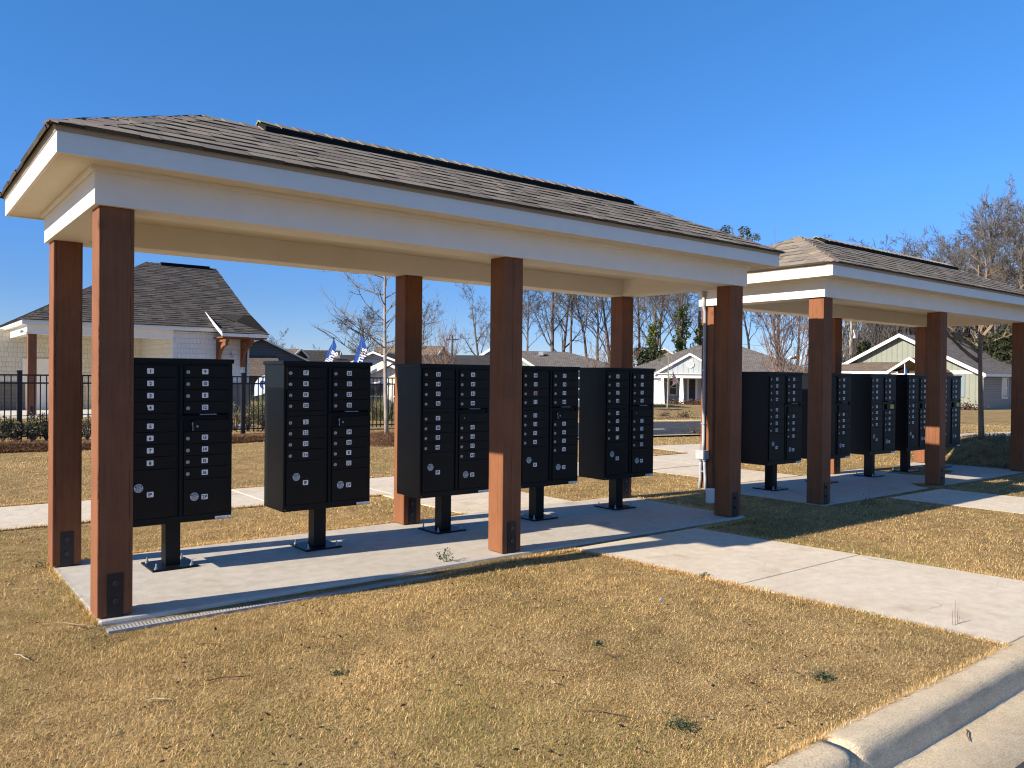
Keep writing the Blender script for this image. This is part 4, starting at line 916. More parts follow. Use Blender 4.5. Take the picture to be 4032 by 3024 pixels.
for i in range(36):
    a0, a1 = i*math.pi*2/36, (i+1)*math.pi*2/36
    for r0, r1 in ((0, 0.6), (0.6, 1.2)):
        hh = lambda r: 0.17*max(0, 1-(r/1.2)**2)+0.004
        mb.add([(TB.x+r*math.cos(a), TB.y+r*math.sin(a), gz(TB.x+r*math.cos(a), TB.y+r*math.sin(a))+hh(r)) for r, a in ((r0, a0), (r1, a0), (r1, a1), (r0, a1))], [(0, 1, 2, 3)])
struct(mb.build('mulch_ground', m_mulch, None, True))
mb = MB(); nxx = 70; nyy = 14; vs = []
for i in range(nxx+1):
    for j in range(nyy+1):
        x = -9+15.3*i/nxx; y0 = 11.75+0.022*(x+9)+0.10*math.sin(x*2.3); y = y0+0.05+(14.25-y0)*j/nyy; vs.append((x, y, gz(x, y)+(0.012 if j else -0.03)+bedh(x, y)*0.8))
mb.add(vs, [(i*(nyy+1)+j, (i+1)*(nyy+1)+j, (i+1)*(nyy+1)+j+1, i*(nyy+1)+j+1) for i in range(nxx) for j in range(nyy)]); struct(mb.build('mulch_ground', m_mulch, None, True))

# green weeds, sticks, leaves and litter in the lawn
WEED = [(0.065, 0.085, 0.042), (0.085, 0.11, 0.052), (0.05, 0.065, 0.034), (0.11, 0.13, 0.06)]
def weed(p, r, h, n, label, ls=0.016, cols=WEED):
    mb = MB(); leaf_cloud(mb, n, lambda: (p[0]+rnd.gauss(0, r*0.45), p[1]+rnd.gauss(0, r*0.45), p[2]+abs(rnd.gauss(0, h*0.5))+0.006), ls, cols, 0.3)
    tag(mb.build('weed', m_leafcol, col=True), label, 'weed', 'weeds in the lawn')
for px, py, r, h, n, lab in ((2680, 2880, 0.055, 0.03, 170, 'green weed clump nearest the bottom of the lawn'), (3243, 2680, 0.055, 0.03, 190, 'green weed clump between the path and the kerb'), (2775, 2275, 0.05, 0.03, 150, 'green weed at the left edge of the front path'), (2350, 2545, 0.04, 0.02, 60, 'small green weed in the middle of the lawn'), (1330, 2660, 0.045, 0.02, 60, 'faint green weed low in the left of the lawn'), (165, 2235, 0.08, 0.05, 120, 'green weed beside the nearest back post'), (3425, 1992, 0.12, 0.10, 160, 'dark green weed by the farther slab path')):
    q = ground_at(px, py); weed(q, r, h, n, lab)
q = atz(1757, 2222, -0.02); mb = MB()
for k in range(9):
    d = Vector((rnd.gauss(0, 0.5), rnd.gauss(0, 0.3), 1)).normalized(); e = q+d*rnd.uniform(0.05, 0.12); mb.tube([q, (q+e)/2+Vector((0, 0, 0.005)), e], 0.0014, 3, 0, (0.07, 0.11, 0.03)); leaf_cloud(mb, 9, in_ball(e, 0.025), 0.022, WEED)
tag(mb.build('weed', m_leafcol, col=True), 'leafy green weed sprouting from the trench drain', 'weed', 'weeds in the lawn')
def stick(p, az, L, r, c, label, cat='stick'):
    mb = MB(); d = Vector((math.cos(az), math.sin(az), 0)); s_ = Vector((-d.y, d.x, 0)); b = Vector(p)+Vector((0, 0, 0.014))
    mb.tube([b-d*L/2, b-d*L*0.1+s_*L*0.04+Vector((0, 0, 0.006)), b+d*L*0.2-s_*L*0.02+Vector((0, 0, 0.004)), b+d*L/2], [r*0.7, r, r, r*0.5], 5, 0, c)
    tag(mb.build('twig', m_leafcol, col=True), label, cat, 'fallen twigs in the lawn')
for px, py, az, L, c, lab in ((625, 2778, -0.55, 0.12, (0.55, 0.46, 0.26), 'pale straw stalk lying low in the left of the lawn'), (900, 2690, -0.3, 0.20, (0.16, 0.08, 0.05), 'thin dark twig near the left of the lawn'), (270, 2470, -0.75, 0.32, (0.40, 0.30, 0.17), 'long tan stalk beside the nearest front post'), (825, 2552, -0.6, 0.14, (0.20, 0.11, 0.06), 'short brown twig below the drain'), (2165, 2655, -0.75, 0.13, (0.33, 0.17, 0.10), 'reddish twig right of the lawn centre'), (2380, 2830, -0.95, 0.22, (0.20, 0.12, 0.07), 'brown twig low in the lawn, left of the weed clump'), (1545, 2330, 0.1, 0.22, (0.62, 0.53, 0.32), 'pale broken stalk below the drain weed'), (1510, 2345, -0.2, 0.16, (0.58, 0.48, 0.30), 'second pale stalk crossing the stalk below the drain'), (85, 2600, -1.2, 0.14, (0.5, 0.4, 0.3), 'bent pale stalk at the left edge of the lawn'), (3810, 2905, 0.5, 0.13, (0.24, 0.14, 0.08), 'brown pine needle bunch lying in the gutter')):
    q = ground_at(px, py) if py != 2905 else atz(px, py, -0.155); stick(q, az, L, 0.0032, c, lab)
mb = MB()
for i in range(520):
    d = math.exp(rnd.uniform(math.log(2.4), math.log(9))); a = ang0+rnd.uniform(-0.62, 0.62); x, y = CAM.x+d*math.cos(a), CAM.y+d*math.sin(a)
    if y < -3.4 or (3.5 < x < 5.8 and y < 0.2) or (-0.1 < x < 6.4 and -0.2 < y < 1.9) or (3.4 < y < 5.2): continue
    c = rnd.choice([(0.06, 0.03, 0.02), (0.13, 0.065, 0.04), (0.30, 0.17, 0.09), (0.36, 0.27, 0.17), (0.045, 0.03, 0.022)]); l = rnd.uniform(0.008, 0.022)
    e1 = Vector((rnd.gauss(0, 1), rnd.gauss(0, 1), rnd.gauss(0, 0.35))).normalized(); e2 = e1.cross(Vector((0, 0, 1))).normalized()+Vector((0, 0, rnd.uniform(-0.5, 0.5))); b = Vector((x, y, gz(x, y)+0.022))
    mb.add([b-e1*l, b+e2*l*0.4, b+e1*l*0.9, b-e2*l*0.4, b+Vector((0, 0, 0.006))], [(0, 1, 4), (1, 2, 4), (2, 3, 4), (3, 0, 4)], 0, c)
tag(mb.build('leaf_litter', m_leafcol, col=True), 'dead leaf scraps scattered over the lawn', 'leaf litter', kind='stuff')
q = ground_at(2604, 2388); mb = MB()
mb.add([q+Vector((x*0.011, y*0.010, 0.028+z*0.011)) for x, y, z in ((-1, -0.7, 0), (0.2, -1, 0.5), (1.1, -0.3, 0.1), (0.6, 0.9, 0.4), (-0.7, 0.8, 0.9), (0, 0, 1.1), (0.1, 0, -0.6))], [(0, 1, 5), (1, 2, 5), (2, 3, 5), (3, 4, 5), (4, 0, 5), (1, 0, 6), (2, 1, 6), (3, 2, 6), (4, 3, 6), (0, 4, 6)])
tag(mb.build('litter', plain('blue_plastic', (0.03, 0.14, 0.5), 0.4)), 'scrap of crumpled blue plastic on the lawn', 'litter')
q = ground_at(3762, 2470); mb = MB()
for dx, hh in ((0, 0.16), (-0.03, 0.10), (0.03, 0.11), (0.05, 0.06)): mb.tube([q+Vector((dx, 0, 0)), q+Vector((dx*1.1, 0.004, hh*0.5)), q+Vector((dx*1.3-0.004, 0, hh))], [0.0016, 0.0012, 0.0007], 4, 0, (0.12, 0.075, 0.045))
tag(mb.build('weed_stalk', m_leafcol, col=True), 'thin dry stalks standing at the path edge by the kerb', 'weed')
# shrubs against the fence
SHC = [(0.17, 0.145, 0.06), (0.22, 0.18, 0.08), (0.09, 0.09, 0.038), (0.28, 0.22, 0.12), (0.06, 0.065, 0.028)]
def shrub(x, y, r, h, label):
    t = thing('shrub', label, 'shrub', (x, y, gz(x, y)), 0, 'shrubs along the black fence'); mb = MB(); st = MB()
    for k in range(26):
        a = rnd.uniform(0, 6.28); d = Vector((math.cos(a)*rnd.uniform(0, r), math.sin(a)*rnd.uniform(0, r), h*rnd.uniform(0.55, 1.05))); st.tube([(0, 0, 0), d*0.5+Vector((0, 0, 0.05)), d], [0.008, 0.006, 0.003], 4)
        leaf_cloud(mb, 26, in_ball(d, 0.11, 0.10), 0.05, SHC); leaf_cloud(mb, 9, in_ball(d*0.6, 0.14, 0.12), 0.05, SHC)
    mb.build('leaves', m_leafcol, t, col=True); st.build('stems', m_twig, t)
for px, py, r, h, lab in ((8, 1740, 0.42, 0.50, 'leafy shrub at the left edge, before the fence'), (62, 1745, 0.36, 0.42, 'olive shrub by the thick fence post'), (130, 1742, 0.36, 0.44, 'sparse shrub right of the thick fence post'), (182, 1738, 0.40, 0.56, 'taller dark shrub beside the nearest back post'), (345, 1735, 0.36, 0.5, 'shrub seen between the two nearest posts'), (925, 1700, 0.46, 0.66, 'bushy shrub between the first two mailboxes'), (975, 1698, 0.45, 0.62, 'rounded olive shrub by the second mailbox'), (1035, 1694, 0.4, 0.60, 'shrub half hidden by the second mailbox')):
    q = ground_at(px, py); shrub(q.x, q.y, r, h, lab)
def tuft(p, h, n, label, cols, nm='ornamental_grass'):
    q = np.array([(p[0]+rnd.gauss(0, 0.16), p[1]+rnd.gauss(0, 0.16), p[2]) for _ in range(n)]); cc = np.array([cols[rnd.randrange(len(cols))] for _ in range(n)])
    o = blades(nm, q, g.uniform(0, 6.283, n), np.abs(g.normal(0.35, 0.25, n)), h*g.uniform(0.6, 1.1, n), g.uniform(0.01, 0.02, n), cc, m_grass, 0.9); tag(o, label, 'ornamental grass', 'ornamental grasses behind the fence')
GR = [(0.20, 0.20, 0.09), (0.28, 0.25, 0.12), (0.13, 0.15, 0.06), (0.35, 0.30, 0.17)]
for px, dep, h, lab in ((1012, 24, 1.15, 'tall grass clump behind the fence left of the second mailbox'), (1038, 25, 1.2, 'tall grass clump under the white banner'), (1480, 27, 1.2, 'tall grass clump behind the fence left of the young tree'), (1512, 28, 1.1, 'tall grass clump behind the young tree trunk'), (1548, 28, 1.15, 'tall grass clump behind the middle back post')):
    q = at(px, 1490, dep); tuft((q.x, q.y, gz(q.x, q.y)), h*0.85, 170, lab, GR)

# ------------------------------------------------------------------ black metal fence
def fence_run(p0, p1, label, post_every=2.4, h=1.44):
    p0, p1 = Vector((*p0, 0)), Vector((*p1, 0)); L = (p1-p0).length; rz = math.atan2(p1.y-p0.y, p1.x-p0.x)
    t = thing('metal_fence', label, 'fence', (p0.x, p0.y, 0), rz, 'black metal fence runs'); zz = lambda x: gz(p0.x+math.cos(rz)*x, p0.y+math.sin(rz)*x)
    n = max(1, round(L/post_every)); st = L/n
    for i in range(n+1):
        z = zz(i*st); mb = MB(); w_ = 0.046; mb.box((i*st-w_, -w_, z-0.1), (i*st+w_, w_, z+h+0.06)); mb.box((i*st-w_-0.006, -w_-0.006, z+h+0.06), (i*st+w_+0.006, w_+0.006, z+h+0.085)); mb.build('fence_post', m_fence, t)
    for i in range(n):
        a, b = i*st+0.038, (i+1)*st-0.038; z = zz((a+b)/2); mb = MB()
        for zr in (h-0.015, h-0.185, 0.12): mb.box((a, -0.014, z+zr-0.017), (b, 0.014, z+zr+0.017))
        k = int((b-a)/0.117)
        for j in range(1, k+1): x = a+(b-a)*j/(k+1); mb.box((x-0.0105, -0.0105, z+0.05), (x+0.0105, 0.0105, z+h-0.015))
        mb.build('fence_panel', m_fence, t)
fx = aty(77, 1600, 14.63).x; fence_run((fx-2.4*4, 14.55), (fx+2.4*3, 14.72), 'black metal picket fence running along the pool yard')
fence_run((fx+7.2, 14.72), (9.36, 14.75), 'short black metal fence run ending left of the young tree')
fence_run((9.36, 14.75), (12.2, 14.5), 'black metal fence panel behind the young tree')
fence_run((9.36, 14.85), (10.2, 19.5), 'black metal fence run receding behind the young tree')

# ------------------------------------------------------------------ buildings
m_roofC = shingle_tex('clubhouse_shingle_tex', (0.125, 0.108, 0.095))
m_roofG = shingle_tex('grey_shingle_tex', (0.19, 0.172, 0.158)); m_roofB = shingle_tex('brown_shingle_tex', (0.20, 0.155, 0.12)); m_roofD = shingle_tex('dark_shingle_tex', (0.075, 0.068, 0.064))
m_sage = batten_tex('sage_board', (0.235, 0.25, 0.205)); m_bluegrey = batten_tex('blue_grey_board', (0.42, 0.46, 0.47)); m_wboard = batten_tex('white_board', (0.78, 0.75, 0.68), 0.3); m_slate = batten_tex('slate_board', (0.085, 0.10, 0.115), 0.2, True); m_taupe = batten_tex('taupe_lap', (0.31, 0.28, 0.235), 0.17, True); m_brownlap = batten_tex('brown_lap', (0.15, 0.115, 0.09), 0.2, True)
m_shake_bounce = shake_tex('white_shake_bounce', (0.72, 0.66, 0.52)); m_shutter = plain('shutter_blue', (0.17, 0.22, 0.25), 0.7, 0.05)  # porch shake: white siding with warm bounced light tinted into its colour
class Part:
    def __init__(s): s.m = MB()
    def quad(s, *p): s.m.quad_uv(*p); return s
    def poly(s, p, u=None): s.m.poly_uv(p, 0, u); return s
    def box(s, a, b): s.m.box(a, b); return s
    def go(s, name, mat, par, bevel=0): return s.m.build(name, mat, par, False, bevel)
def wall_box(x0, y0, x1, y1, z0, z1):
    P = Part(); P.quad((x0, y0, z0), (x1, y0, z0), (x1, y0, z1), (x0, y0, z1)).quad((x1, y0, z0), (x1, y1, z0), (x1, y1, z1), (x1, y0, z1)).quad((x1, y1, z0), (x0, y1, z0), (x0, y1, z1), (x1, y1, z1)).quad((x0, y1, z0), (x0, y0, z0), (x0, y0, z1), (x0, y1, z1)); return P
def hip(P, x0, y0, x1, y1, ze, zr, a, b):
    """ridge along x from a to b"""
    ym = (y0+y1)/2
    P.poly([(x0, y0, ze), (x1, y0, ze), (b, ym, zr), (a, ym, zr)]).poly([(x1, y1, ze), (x0, y1, ze), (a, ym, zr), (b, ym, zr)]); P.poly([(x0, y1, ze), (x0, y0, ze), (a, ym, zr)]).poly([(x1, y0, ze), (x1, y1, ze), (b, ym, zr)])
    P.box((x0+0.02, y0+0.02, ze-0.03), (x1-0.02, y1-0.02, ze-0.005)); return P
def gable_y(P, x0, x1, y0, y1, ze, zr, th=0.10, yb=None):
    """ridge along y"""
    xm = (x0+x1)/2; yb = y1 if yb is None else yb
    P.quad((x0, y1, ze), (x0, y0, ze), (xm, y0, zr), (xm, yb, zr)).quad((x1, y0, ze), (x1, y1, ze), (xm, yb, zr), (xm, y0, zr))
    P.quad((x0, y0, ze-th), (xm, y0, zr-th), (xm, yb, zr-th), (x0, y1, ze-th)).quad((xm, y0, zr-th), (x1, y0, ze-th), (x1, y1, ze-th), (xm, yb, zr-th)); return P
def rake(x0, x1, y, ze, zr, w_=0.16, th=0.05):
    mb = MB(); xm = (x0+x1)/2
    for xa in (x0, x1):
        mb.prism([(xa, y, ze-w_), (xm, y, zr-w_), (xm, y, zr+0.02), (xa, y, ze+0.02)] if xa < xm else [(xm, y, zr-w_), (xa, y, ze-w_), (xa, y, ze+0.02), (xm, y, zr+0.02)], (0, th, 0))
    return mb
def window(par, x, y, z, w_, h, label=None, fr=0.09, face=-1, nm='window'):
    mb = MB(); mb.box((x-w_/2-fr, y-0.05, z-fr), (x+w_/2+fr, y+0.0, z)); mb.box((x-w_/2-fr, y-0.05, z+h), (x+w_/2+fr, y, z+h+fr)); mb.box((x-w_/2-fr, y-0.05, z), (x-w_/2, y, z+h)); mb.box((x+w_/2, y-0.05, z), (x+w_/2+fr, y, z+h)); mb.box((x-w_/2, y-0.045, z+h*0.5-0.025), (x+w_/2, y-0.005, z+h*0.5+0.025))
    o = mb.build(nm, m_trim, par); p = MB(); p.box((x-w_/2, y-0.025, z), (x+w_/2, y-0.015, z+h)); p.build('pane', m_glass, o); return o

# clubhouse behind the pool fence
cz = gz(6, 28); ch = thing('clubhouse', 'white shake clubhouse with steep dark roof and bracketed awning behind the fence', 'clubhouse', (0, 0, 0))
FX0, FX1, FY, BYc, ZE = 3.10, 11.13, 28.1, 39.1, 3.22
P = Part(); P.quad((8.08, FY, cz), (FX1, FY, cz), (FX1, FY, ZE), (8.08, FY, ZE)).quad((FX1, FY, cz), (FX1, BYc, cz), (FX1, BYc, ZE), (FX1, FY, ZE)).poly([(FX1, FY, ZE), (FX1, BYc, ZE), (FX1, (FY+BYc)/2, 6.35)], (0, 1, 0)).quad((8.08, 33.0, cz), (8.08, FY, cz), (8.08, FY, ZE), (8.08, 33.0, ZE)); P.go('wall', m_shake, ch)
P = Part(); P.quad((-4, 33.0, cz), (8.08, 33.0, cz), (8.08, 33.0, ZE), (-4, 33.0, ZE)); P.go('porch_wall', m_shake_bounce, ch)
P = Part(); P.quad((8.08, FY-0.06, cz), (FX1+0.06, FY-0.06, cz), (FX1+0.06, FY-0.06, cz+1.15), (8.08, FY-0.06, cz+1.15)).quad((FX1+0.06, FY-0.06, cz), (FX1+0.06, 34, cz), (FX1+0.06, 34, cz+1.15), (FX1+0.06, FY-0.06, cz+1.15)).box((8.08, FY-0.1, cz+1.15), (FX1+0.1, FY, cz+1.21)); P.go('stone_base', m_stone, ch)
P = Part(); P.quad((-4, 32.93, cz), (3.62, 32.93, cz), (3.62, 32.93, cz+1.15), (-4, 32.93, cz+1.15)); P.go('stone_base', m_stone, ch)
P = Part(); P.quad((5.2, 32.93, cz), (5.75, 32.93, cz), (5.75, 32.93, cz+1.15), (5.2, 32.93, cz+1.15)); P.go('stone_base', m_stone, ch)
mb = MB(); mb.box((FX0-0.02, FY-0.03, 2.86), (8.08, FY+0.30, ZE-0.01)); mb.box((FX0-0.02, FY+0.30, 2.86), (FX0+0.30, 33, ZE-0.01)); mb.build('porch_beam', m_white, ch)
mb = MB(); mb.box((FX0, FY, ZE-0.05), (FX1, 33, ZE-0.02)); mb.build('porch_ceiling', m_white, ch)
for x in (3.12, 5.75):
    mb = MB(); mb.box((x, FY+0.01, cz), (x+0.27, FY+0.28, 2.86)); o = mb.build('porch_post', m_post, ch); mb = MB(); mb.box((x+0.07, FY-0.004, cz), (x+0.2, FY+0.01, cz+0.36)); mb.build('bracket', m_bracket, o)
for x, w_ in ((4.1, 0.95), (7.05, 0.95)):
    mb = MB(); mb.box((x-w_/2, 32.95, cz), (x+w_/2, 32.985, cz+2.05)); o = mb.build('door', m_white, ch); mb = MB(); mb.box((x-w_/2-0.1, 32.94, cz), (x-w_/2, 32.99, cz+2.15)); mb.box((x+w_/2, 32.94, cz), (x+w_/2+0.1, 32.99, cz+2.15)); mb.box((x-w_/2, 32.94, cz+2.05), (x+w_/2, 32.99, cz+2.15)); mb.build('door_frame', m_white, o)
SHD = [(0.105, 0.092, 0.082), (0.13, 0.113, 0.10), (0.085, 0.075, 0.068), (0.145, 0.125, 0.108), (0.115, 0.10, 0.086)]
ro = MB(); ex0, ex1, ey0, ey1, ze, zr = 2.85, 11.50, 27.8, 39.4, 3.37, 6.50; rxa = 8.38; ym = (ey0+ey1)/2
courses(ro, (ex0, ey0, ze), (ex1, ey0, ze), (ex1, ym, zr), (rxa, ym, zr), 0.19, 0.42, 0.014, SHD); courses(ro, (ex0, ey1, ze), (ex0, ey0, ze), (rxa, ym, zr), (rxa, ym, zr), 0.19, 0.42, 0.014, SHD); courses(ro, (ex1, ey1, ze), (ex0, ey1, ze), (rxa, ym, zr), (ex1, ym, zr), 0.4, 0.8, 0.014, SHD)
roofc = ro.build('roof', m_roof, ch, col=True)
mb = MB(); sl1 = (zr-ze)/(ym-ey0); sl2 = (zr-ze)/(rxa-ex0); hp = (Vector((rxa, ym, zr))-Vector((ex0, ey0, ze))).normalized(); pf = lambda n: Vector(n)-hp*Vector(n).dot(hp)
caps(mb, (ex0, ey0, ze), (rxa, ym, zr), pf((0, -1, -sl1)), pf((-1, 0, -sl2)), 0.2, 0.2, 0.02, SHD); mb.build('hip_cap', m_roof, roofc, col=True)
mb = MB(); caps(mb, (rxa, ym, zr), (rxa+0.7, ym, zr), (0, -1, -sl1), (0, 1, -sl1), 0.2, 0.2, 0.03, SHD); mb.build('ridge_cap', m_roof, roofc, col=True)
mb = MB(); mb.box((rxa+0.6, ym-0.2, zr-0.08), (ex1-0.35, ym+0.2, zr+0.05)); mb.build('ridge_vent', m_dark, roofc)
mb = MB(); mb.box((ex0+0.05, ey0+0.05, 3.19), (ex1-0.08, ey0+0.08, 3.355)); mb.box((ex0+0.05, ey0+0.08, 3.19), (ex0+0.08, ey1, 3.355)); mb.box((ex0+0.08, ey0+0.08, 3.195), (ex1-0.08, FY, 3.215)); mb.box((ex0+0.08, FY, 3.195), (FX0, ey1, 3.215)); mb.build('fascia', m_white, ch)
mb = MB(); mb.prism([(ex1-0.03, ey0+0.05, ze-0.17), (ex1-0.03, ym, zr-0.17), (ex1-0.03, ym, zr-0.02), (ex1-0.03, ey0+0.05, ze-0.02)], (0.03, 0, 0)); mb.build('rake_board', m_white, ch)
# awning roof
aw = MB(); A0, A1, AB0, AB1 = (9.60, 26.9, 3.13), (11.52, 26.9, 3.13), (11.52, 29.35, 4.18), (9.60, 29.35, 4.18); courses(aw, A0, A1, AB1, AB0, 0.19, 0.42, 0.014, SHD); awo = aw.build('awning_roof', m_roof, ch, col=True)
mb = MB(); mb.prism([(9.60, 26.9, 2.99), (9.60, 29.2, 3.98), (9.60, 29.2, 4.12), (9.60, 26.9, 3.115)], (0.04, 0, 0)); mb.box((9.64, 26.9, 2.985), (11.5, 26.94, 3.11)); mb.prism([(11.46, 26.94, 2.99), (11.46, 28.1, 3.5), (11.46, 28.1, 3.62), (11.46, 26.94, 3.11)], (0.04, 0, 0)); mb.build('awning_trim', m_white, awo)
mb = MB(); mb.box((9.64, 26.96, 2.93), (11.46, 28.09, 2.98)); mb.build('awning_soffit', m_post, awo)
for x in (9.75, 10.75):
    mb = MB(); mb.box((x, FY-0.13, 1.78), (x+0.15, FY, 2.86)); mb.box((x, 26.95, 2.78), (x+0.15, FY-0.13, 2.93)); n = 10; arc = []
    for i in range(n+1): a = math.pi/2*i/n; arc.append((FY-0.13-0.95*(1-math.cos(a)), 1.95+0.85*math.sin(a)))
    for i in range(n):
        (ya, za), (yb, zb) = arc[i], arc[i+1]; mb.prism([(x+0.02, ya, za-0.02), (x+0.02, ya+0.10*(1-i/n), za-0.14-0.0*i), (x+0.02, yb+0.10*(1-(i+1)/n), zb-0.14), (x+0.02, yb, zb)][::-1] if False else [(x+0.02, ya, za), (x+0.02, ya+0.02, za-0.17), (x+0.02, yb+0.02, zb-0.17), (x+0.02, yb, zb)], (0.11, 0, 0))
    mb.build('awning_bracket', m_post, ch)
mb = MB(); mb.tube([(10.33, FY, 2.30), (10.33, FY-0.12, 2.36), (10.33, FY-0.2, 2.28)], 0.025, 8); mb.cyl((10.33, FY-0.2, 2.28), (0, -0.2, -1), 0.06, 0.12, 10); mb.build('wall_lamp', m_zinc, ch)
mb = MB(); mb.tube([(11.0, FY-0.03, 0.4), (10.98, FY-0.03, 1.6), (11.02, FY-0.03, 2.9)], 0.03, 6); mb.build('cable_pipe', m_fence, ch)
for sx, sy in ((3.42, FY-0.10), (3.62, FY-0.06)):
    pass
fl = MB(); fl.box((2.88, FY-0.02, 2.93), (2.98, FY+0.08, 3.0)); fl.cyl((2.93, FY-0.02, 2.95), (-0.6, -0.6, -0.4), 0.06, 0.16, 10); fl.cyl((2.97, FY-0.03, 2.97), (0.7, -0.6, -0.4), 0.06, 0.16, 10); fl.build('flood_light', m_trim, ch)
# pool deck and pool
mb = MB(); mb.box((-12, 21.3, -0.5), (11.5, 27.98, cz+0.02)); mb.box((-12, 27.99, -0.5), (8.0, 32.9, cz+0.05)); struct(mb.build('pool_deck', concrete('deck_concrete', (0.66, 0.63, 0.56), (0.72, 0.69, 0.62)), None))
mb = MB(); mb.box((-12, 17.6, -0.5), (7.0, 21.28, gz(0, 19)+0.03)); struct(mb.build('pool_water', m_pool, None))
mb = MB(); mb.box((-12, 17.0, -0.5), (7.3, 17.58, gz(0, 18)+0.07)); struct(mb.build('pool_coping', m_slab, None))
# teardrop banner and two feather flags
def cloth(name, label, org, out, holes, mat, txt, tsize, tang, tpos, pole=True, cat='flag', group=None):
    t = thing(name, label, cat, org, -YAW, group); mb = MB(); n = len(out)
    mb.prism([(x, 0.02*math.sin(z*2.5), z) for x, z in out], (0, 0.012, 0)); mb.build('banner_cloth', mat, t)
    if txt:
        mb = MB(); ca, sa = math.cos(tang), math.sin(tang); text(mb, txt, (tpos[0], -0.025, tpos[1]), (ca, 0, sa), (-sa, 0, ca), tsize, 0, 0.02, 0.05); mb.build('lettering', m_trim, t)
    if pole: mb = MB(); mb.tube([(-0.03, 0.016, -2.2), (-0.01, 0.016, 0), (pole[0]*0.8, 0.016, pole[2]*0.6), pole], [0.018, 0.016, 0.012, 0.006], 6); mb.build('flag_pole', m_zinc, t)
    return t
q = at(1292, 1420, 35); cloth('feather_flag', 'blue feather flag lettered in white, left of the pair above mailbox 17', q, [(-0.42, -1.2), (0.16, -1.2), (0.20, -0.1), (0.24, 0.25), (0.36, 0.62), (0.22, 1.05), (0.17, 0.78), (0.02, 0.5), (-0.12, 0.1), (-0.22, -0.3)], None, m_blue, 'lling', 0.42, rad(66), (0.10, 0.16), (0.22, 0.01, 1.05), 'flag', 'blue feather flags')
q = at(1412, 1420, 35); cloth('feather_flag', 'blue feather flag lettered in white, right of the pair above mailbox 25', q, [(-0.5, -1.2), (0.1, -1.2), (0.18, -0.1), (0.26, 0.3), (0.32, 0.62), (0.20, 1.04), (0.12, 1.04), (-0.02, 0.6), (-0.15, 0.25), (-0.3, -0.3)], None, m_blue, 'mes', 0.44, rad(70), (0.10, 0.22), (0.16, 0.01, 1.04), 'flag', 'blue feather flags')
q = at(1026, 1520, 27); t = cloth('teardrop_banner', 'white teardrop banner with a dark blue swirl behind the fence', q, [(-0.25, -0.35), (0.02, -0.30), (0.25, -0.2), (0.36, 0.05), (0.30, 0.25), (0.12, 0.37), (-0.05, 0.30), (-0.18, 0.12)], None, plain('banner_white', (0.62, 0.68, 0.78), 0.7), None, 0, 0, (0, 0), (0.1, 0.01, 0.36), 'banner')
mb = MB(); mb.tube([(0.06+0.07*math.cos(a), -0.012, 0.06+0.12*math.sin(a)) for a in [k*0.55 for k in range(10)]], 0.02, 6); mb.build('swirl', m_blue, t)

# ---- far houses
def house_root(name, label, px, dep, rz, py=1490): p = at(px, py, dep); return thing(name, label, 'house', (p.x, p.y, 0), rz, 'houses beyond the street')
# white and grey house with a gabled porch (204)
h = house_root('house', 'pale house with grey gabled porch and number 204 across the street', 2715, 64, rad(-50)); zb = -0.60; ze = 1.88; K = 64/FPX
Wx0, Wx1 = -5.9, 10.4
wall_box(Wx0+0.4, 1.2, Wx1-0.4, 12.6, zb, ze).go('wall', m_bluegrey, h)
P = Part(); hip(P, Wx0, 0.6, Wx1, 13.2, ze, 4.42, 0.7, 4.2); rf = P.go('roof', m_roofG, h)
mb = MB(); mb.box((Wx0, 0.56, ze-0.18), (Wx1, 0.60, ze+0.01)); mb.box((Wx0-0.02, 0.6, ze-0.18), (Wx0, 13.2, ze+0.01)); mb.box((Wx1, 0.6, ze-0.18), (Wx1+0.02, 13.2, ze+0.01)); mb.build('fascia', m_trim, h)
P = Part(); gable_y(P, -2.75, 2.75, -1.5, 5.0, 1.86, 3.46, 0.08); P.go('porch_roof', m_roofG, rf)
P = Part(); P.poly([(-2.55, -1.3, 1.86), (2.55, -1.3, 1.86), (0, -1.3, 3.36)]); P.go('gable', m_bluegrey, h)
rake(-2.75, 2.75, -1.5, 1.88, 3.48, 0.17).build('rake_board', m_trim, h)
mb = MB(); mb.tube([(0.04, -1.36, 2.62), (0.04, -1.31, 2.62)], 0.30, 8); o = mb.build('gable_vent', m_trim, h); mb = MB()
for k in range(5): mb.box((-0.16, -1.375, 2.46+k*0.075), (0.24, -1.362, 2.485+k*0.075))
mb.build('louvre', m_shutter, o)
mb = MB(); mb.box((-3.4, -1.36, 1.53), (2.7, -1.26, 1.87)); mb.box((-3.5, -1.5, 1.84), (2.75, -1.36, 1.90)); mb.build('porch_beam', m_trim, h)
mb = MB(); text(mb, '204', (-1.45, -1.365, 1.63), (1, 0, 0), (0, 0, 1), 0.22, 0, 0.02); mb.build('house_number', m_ink, h)
for x in (-2.1, -0.62, 2.45):
    mb = MB(); mb.prism([(x-0.2, -1.45, zb+0.1), (x+0.2, -1.45, zb+0.1), (x+0.11, -1.40, 1.53), (x-0.11, -1.40, 1.53)], (0, 0.22, 0)); mb.box((x-0.24, -1.5, zb), (x+0.24, -1.18, zb+0.1)); mb.build('porch_column', m_trim, h)
wall_box(-5.5, -1.1, -2.25, 1.2, zb, 1.86).go('garage_wall', m_trim, h)
mb = MB(); mb.box((-4.9, -1.16, zb), (-2.45, -1.105, 1.35)); g1 = mb.build('garage_door', m_trim, h)
mb = MB()
for k in range(4): mb.box((-4.85, -1.17, zb+0.1+k*0.48), (-2.5, -1.161, zb+0.12+k*0.48))
mb.build('panel_groove', m_pvc, g1)
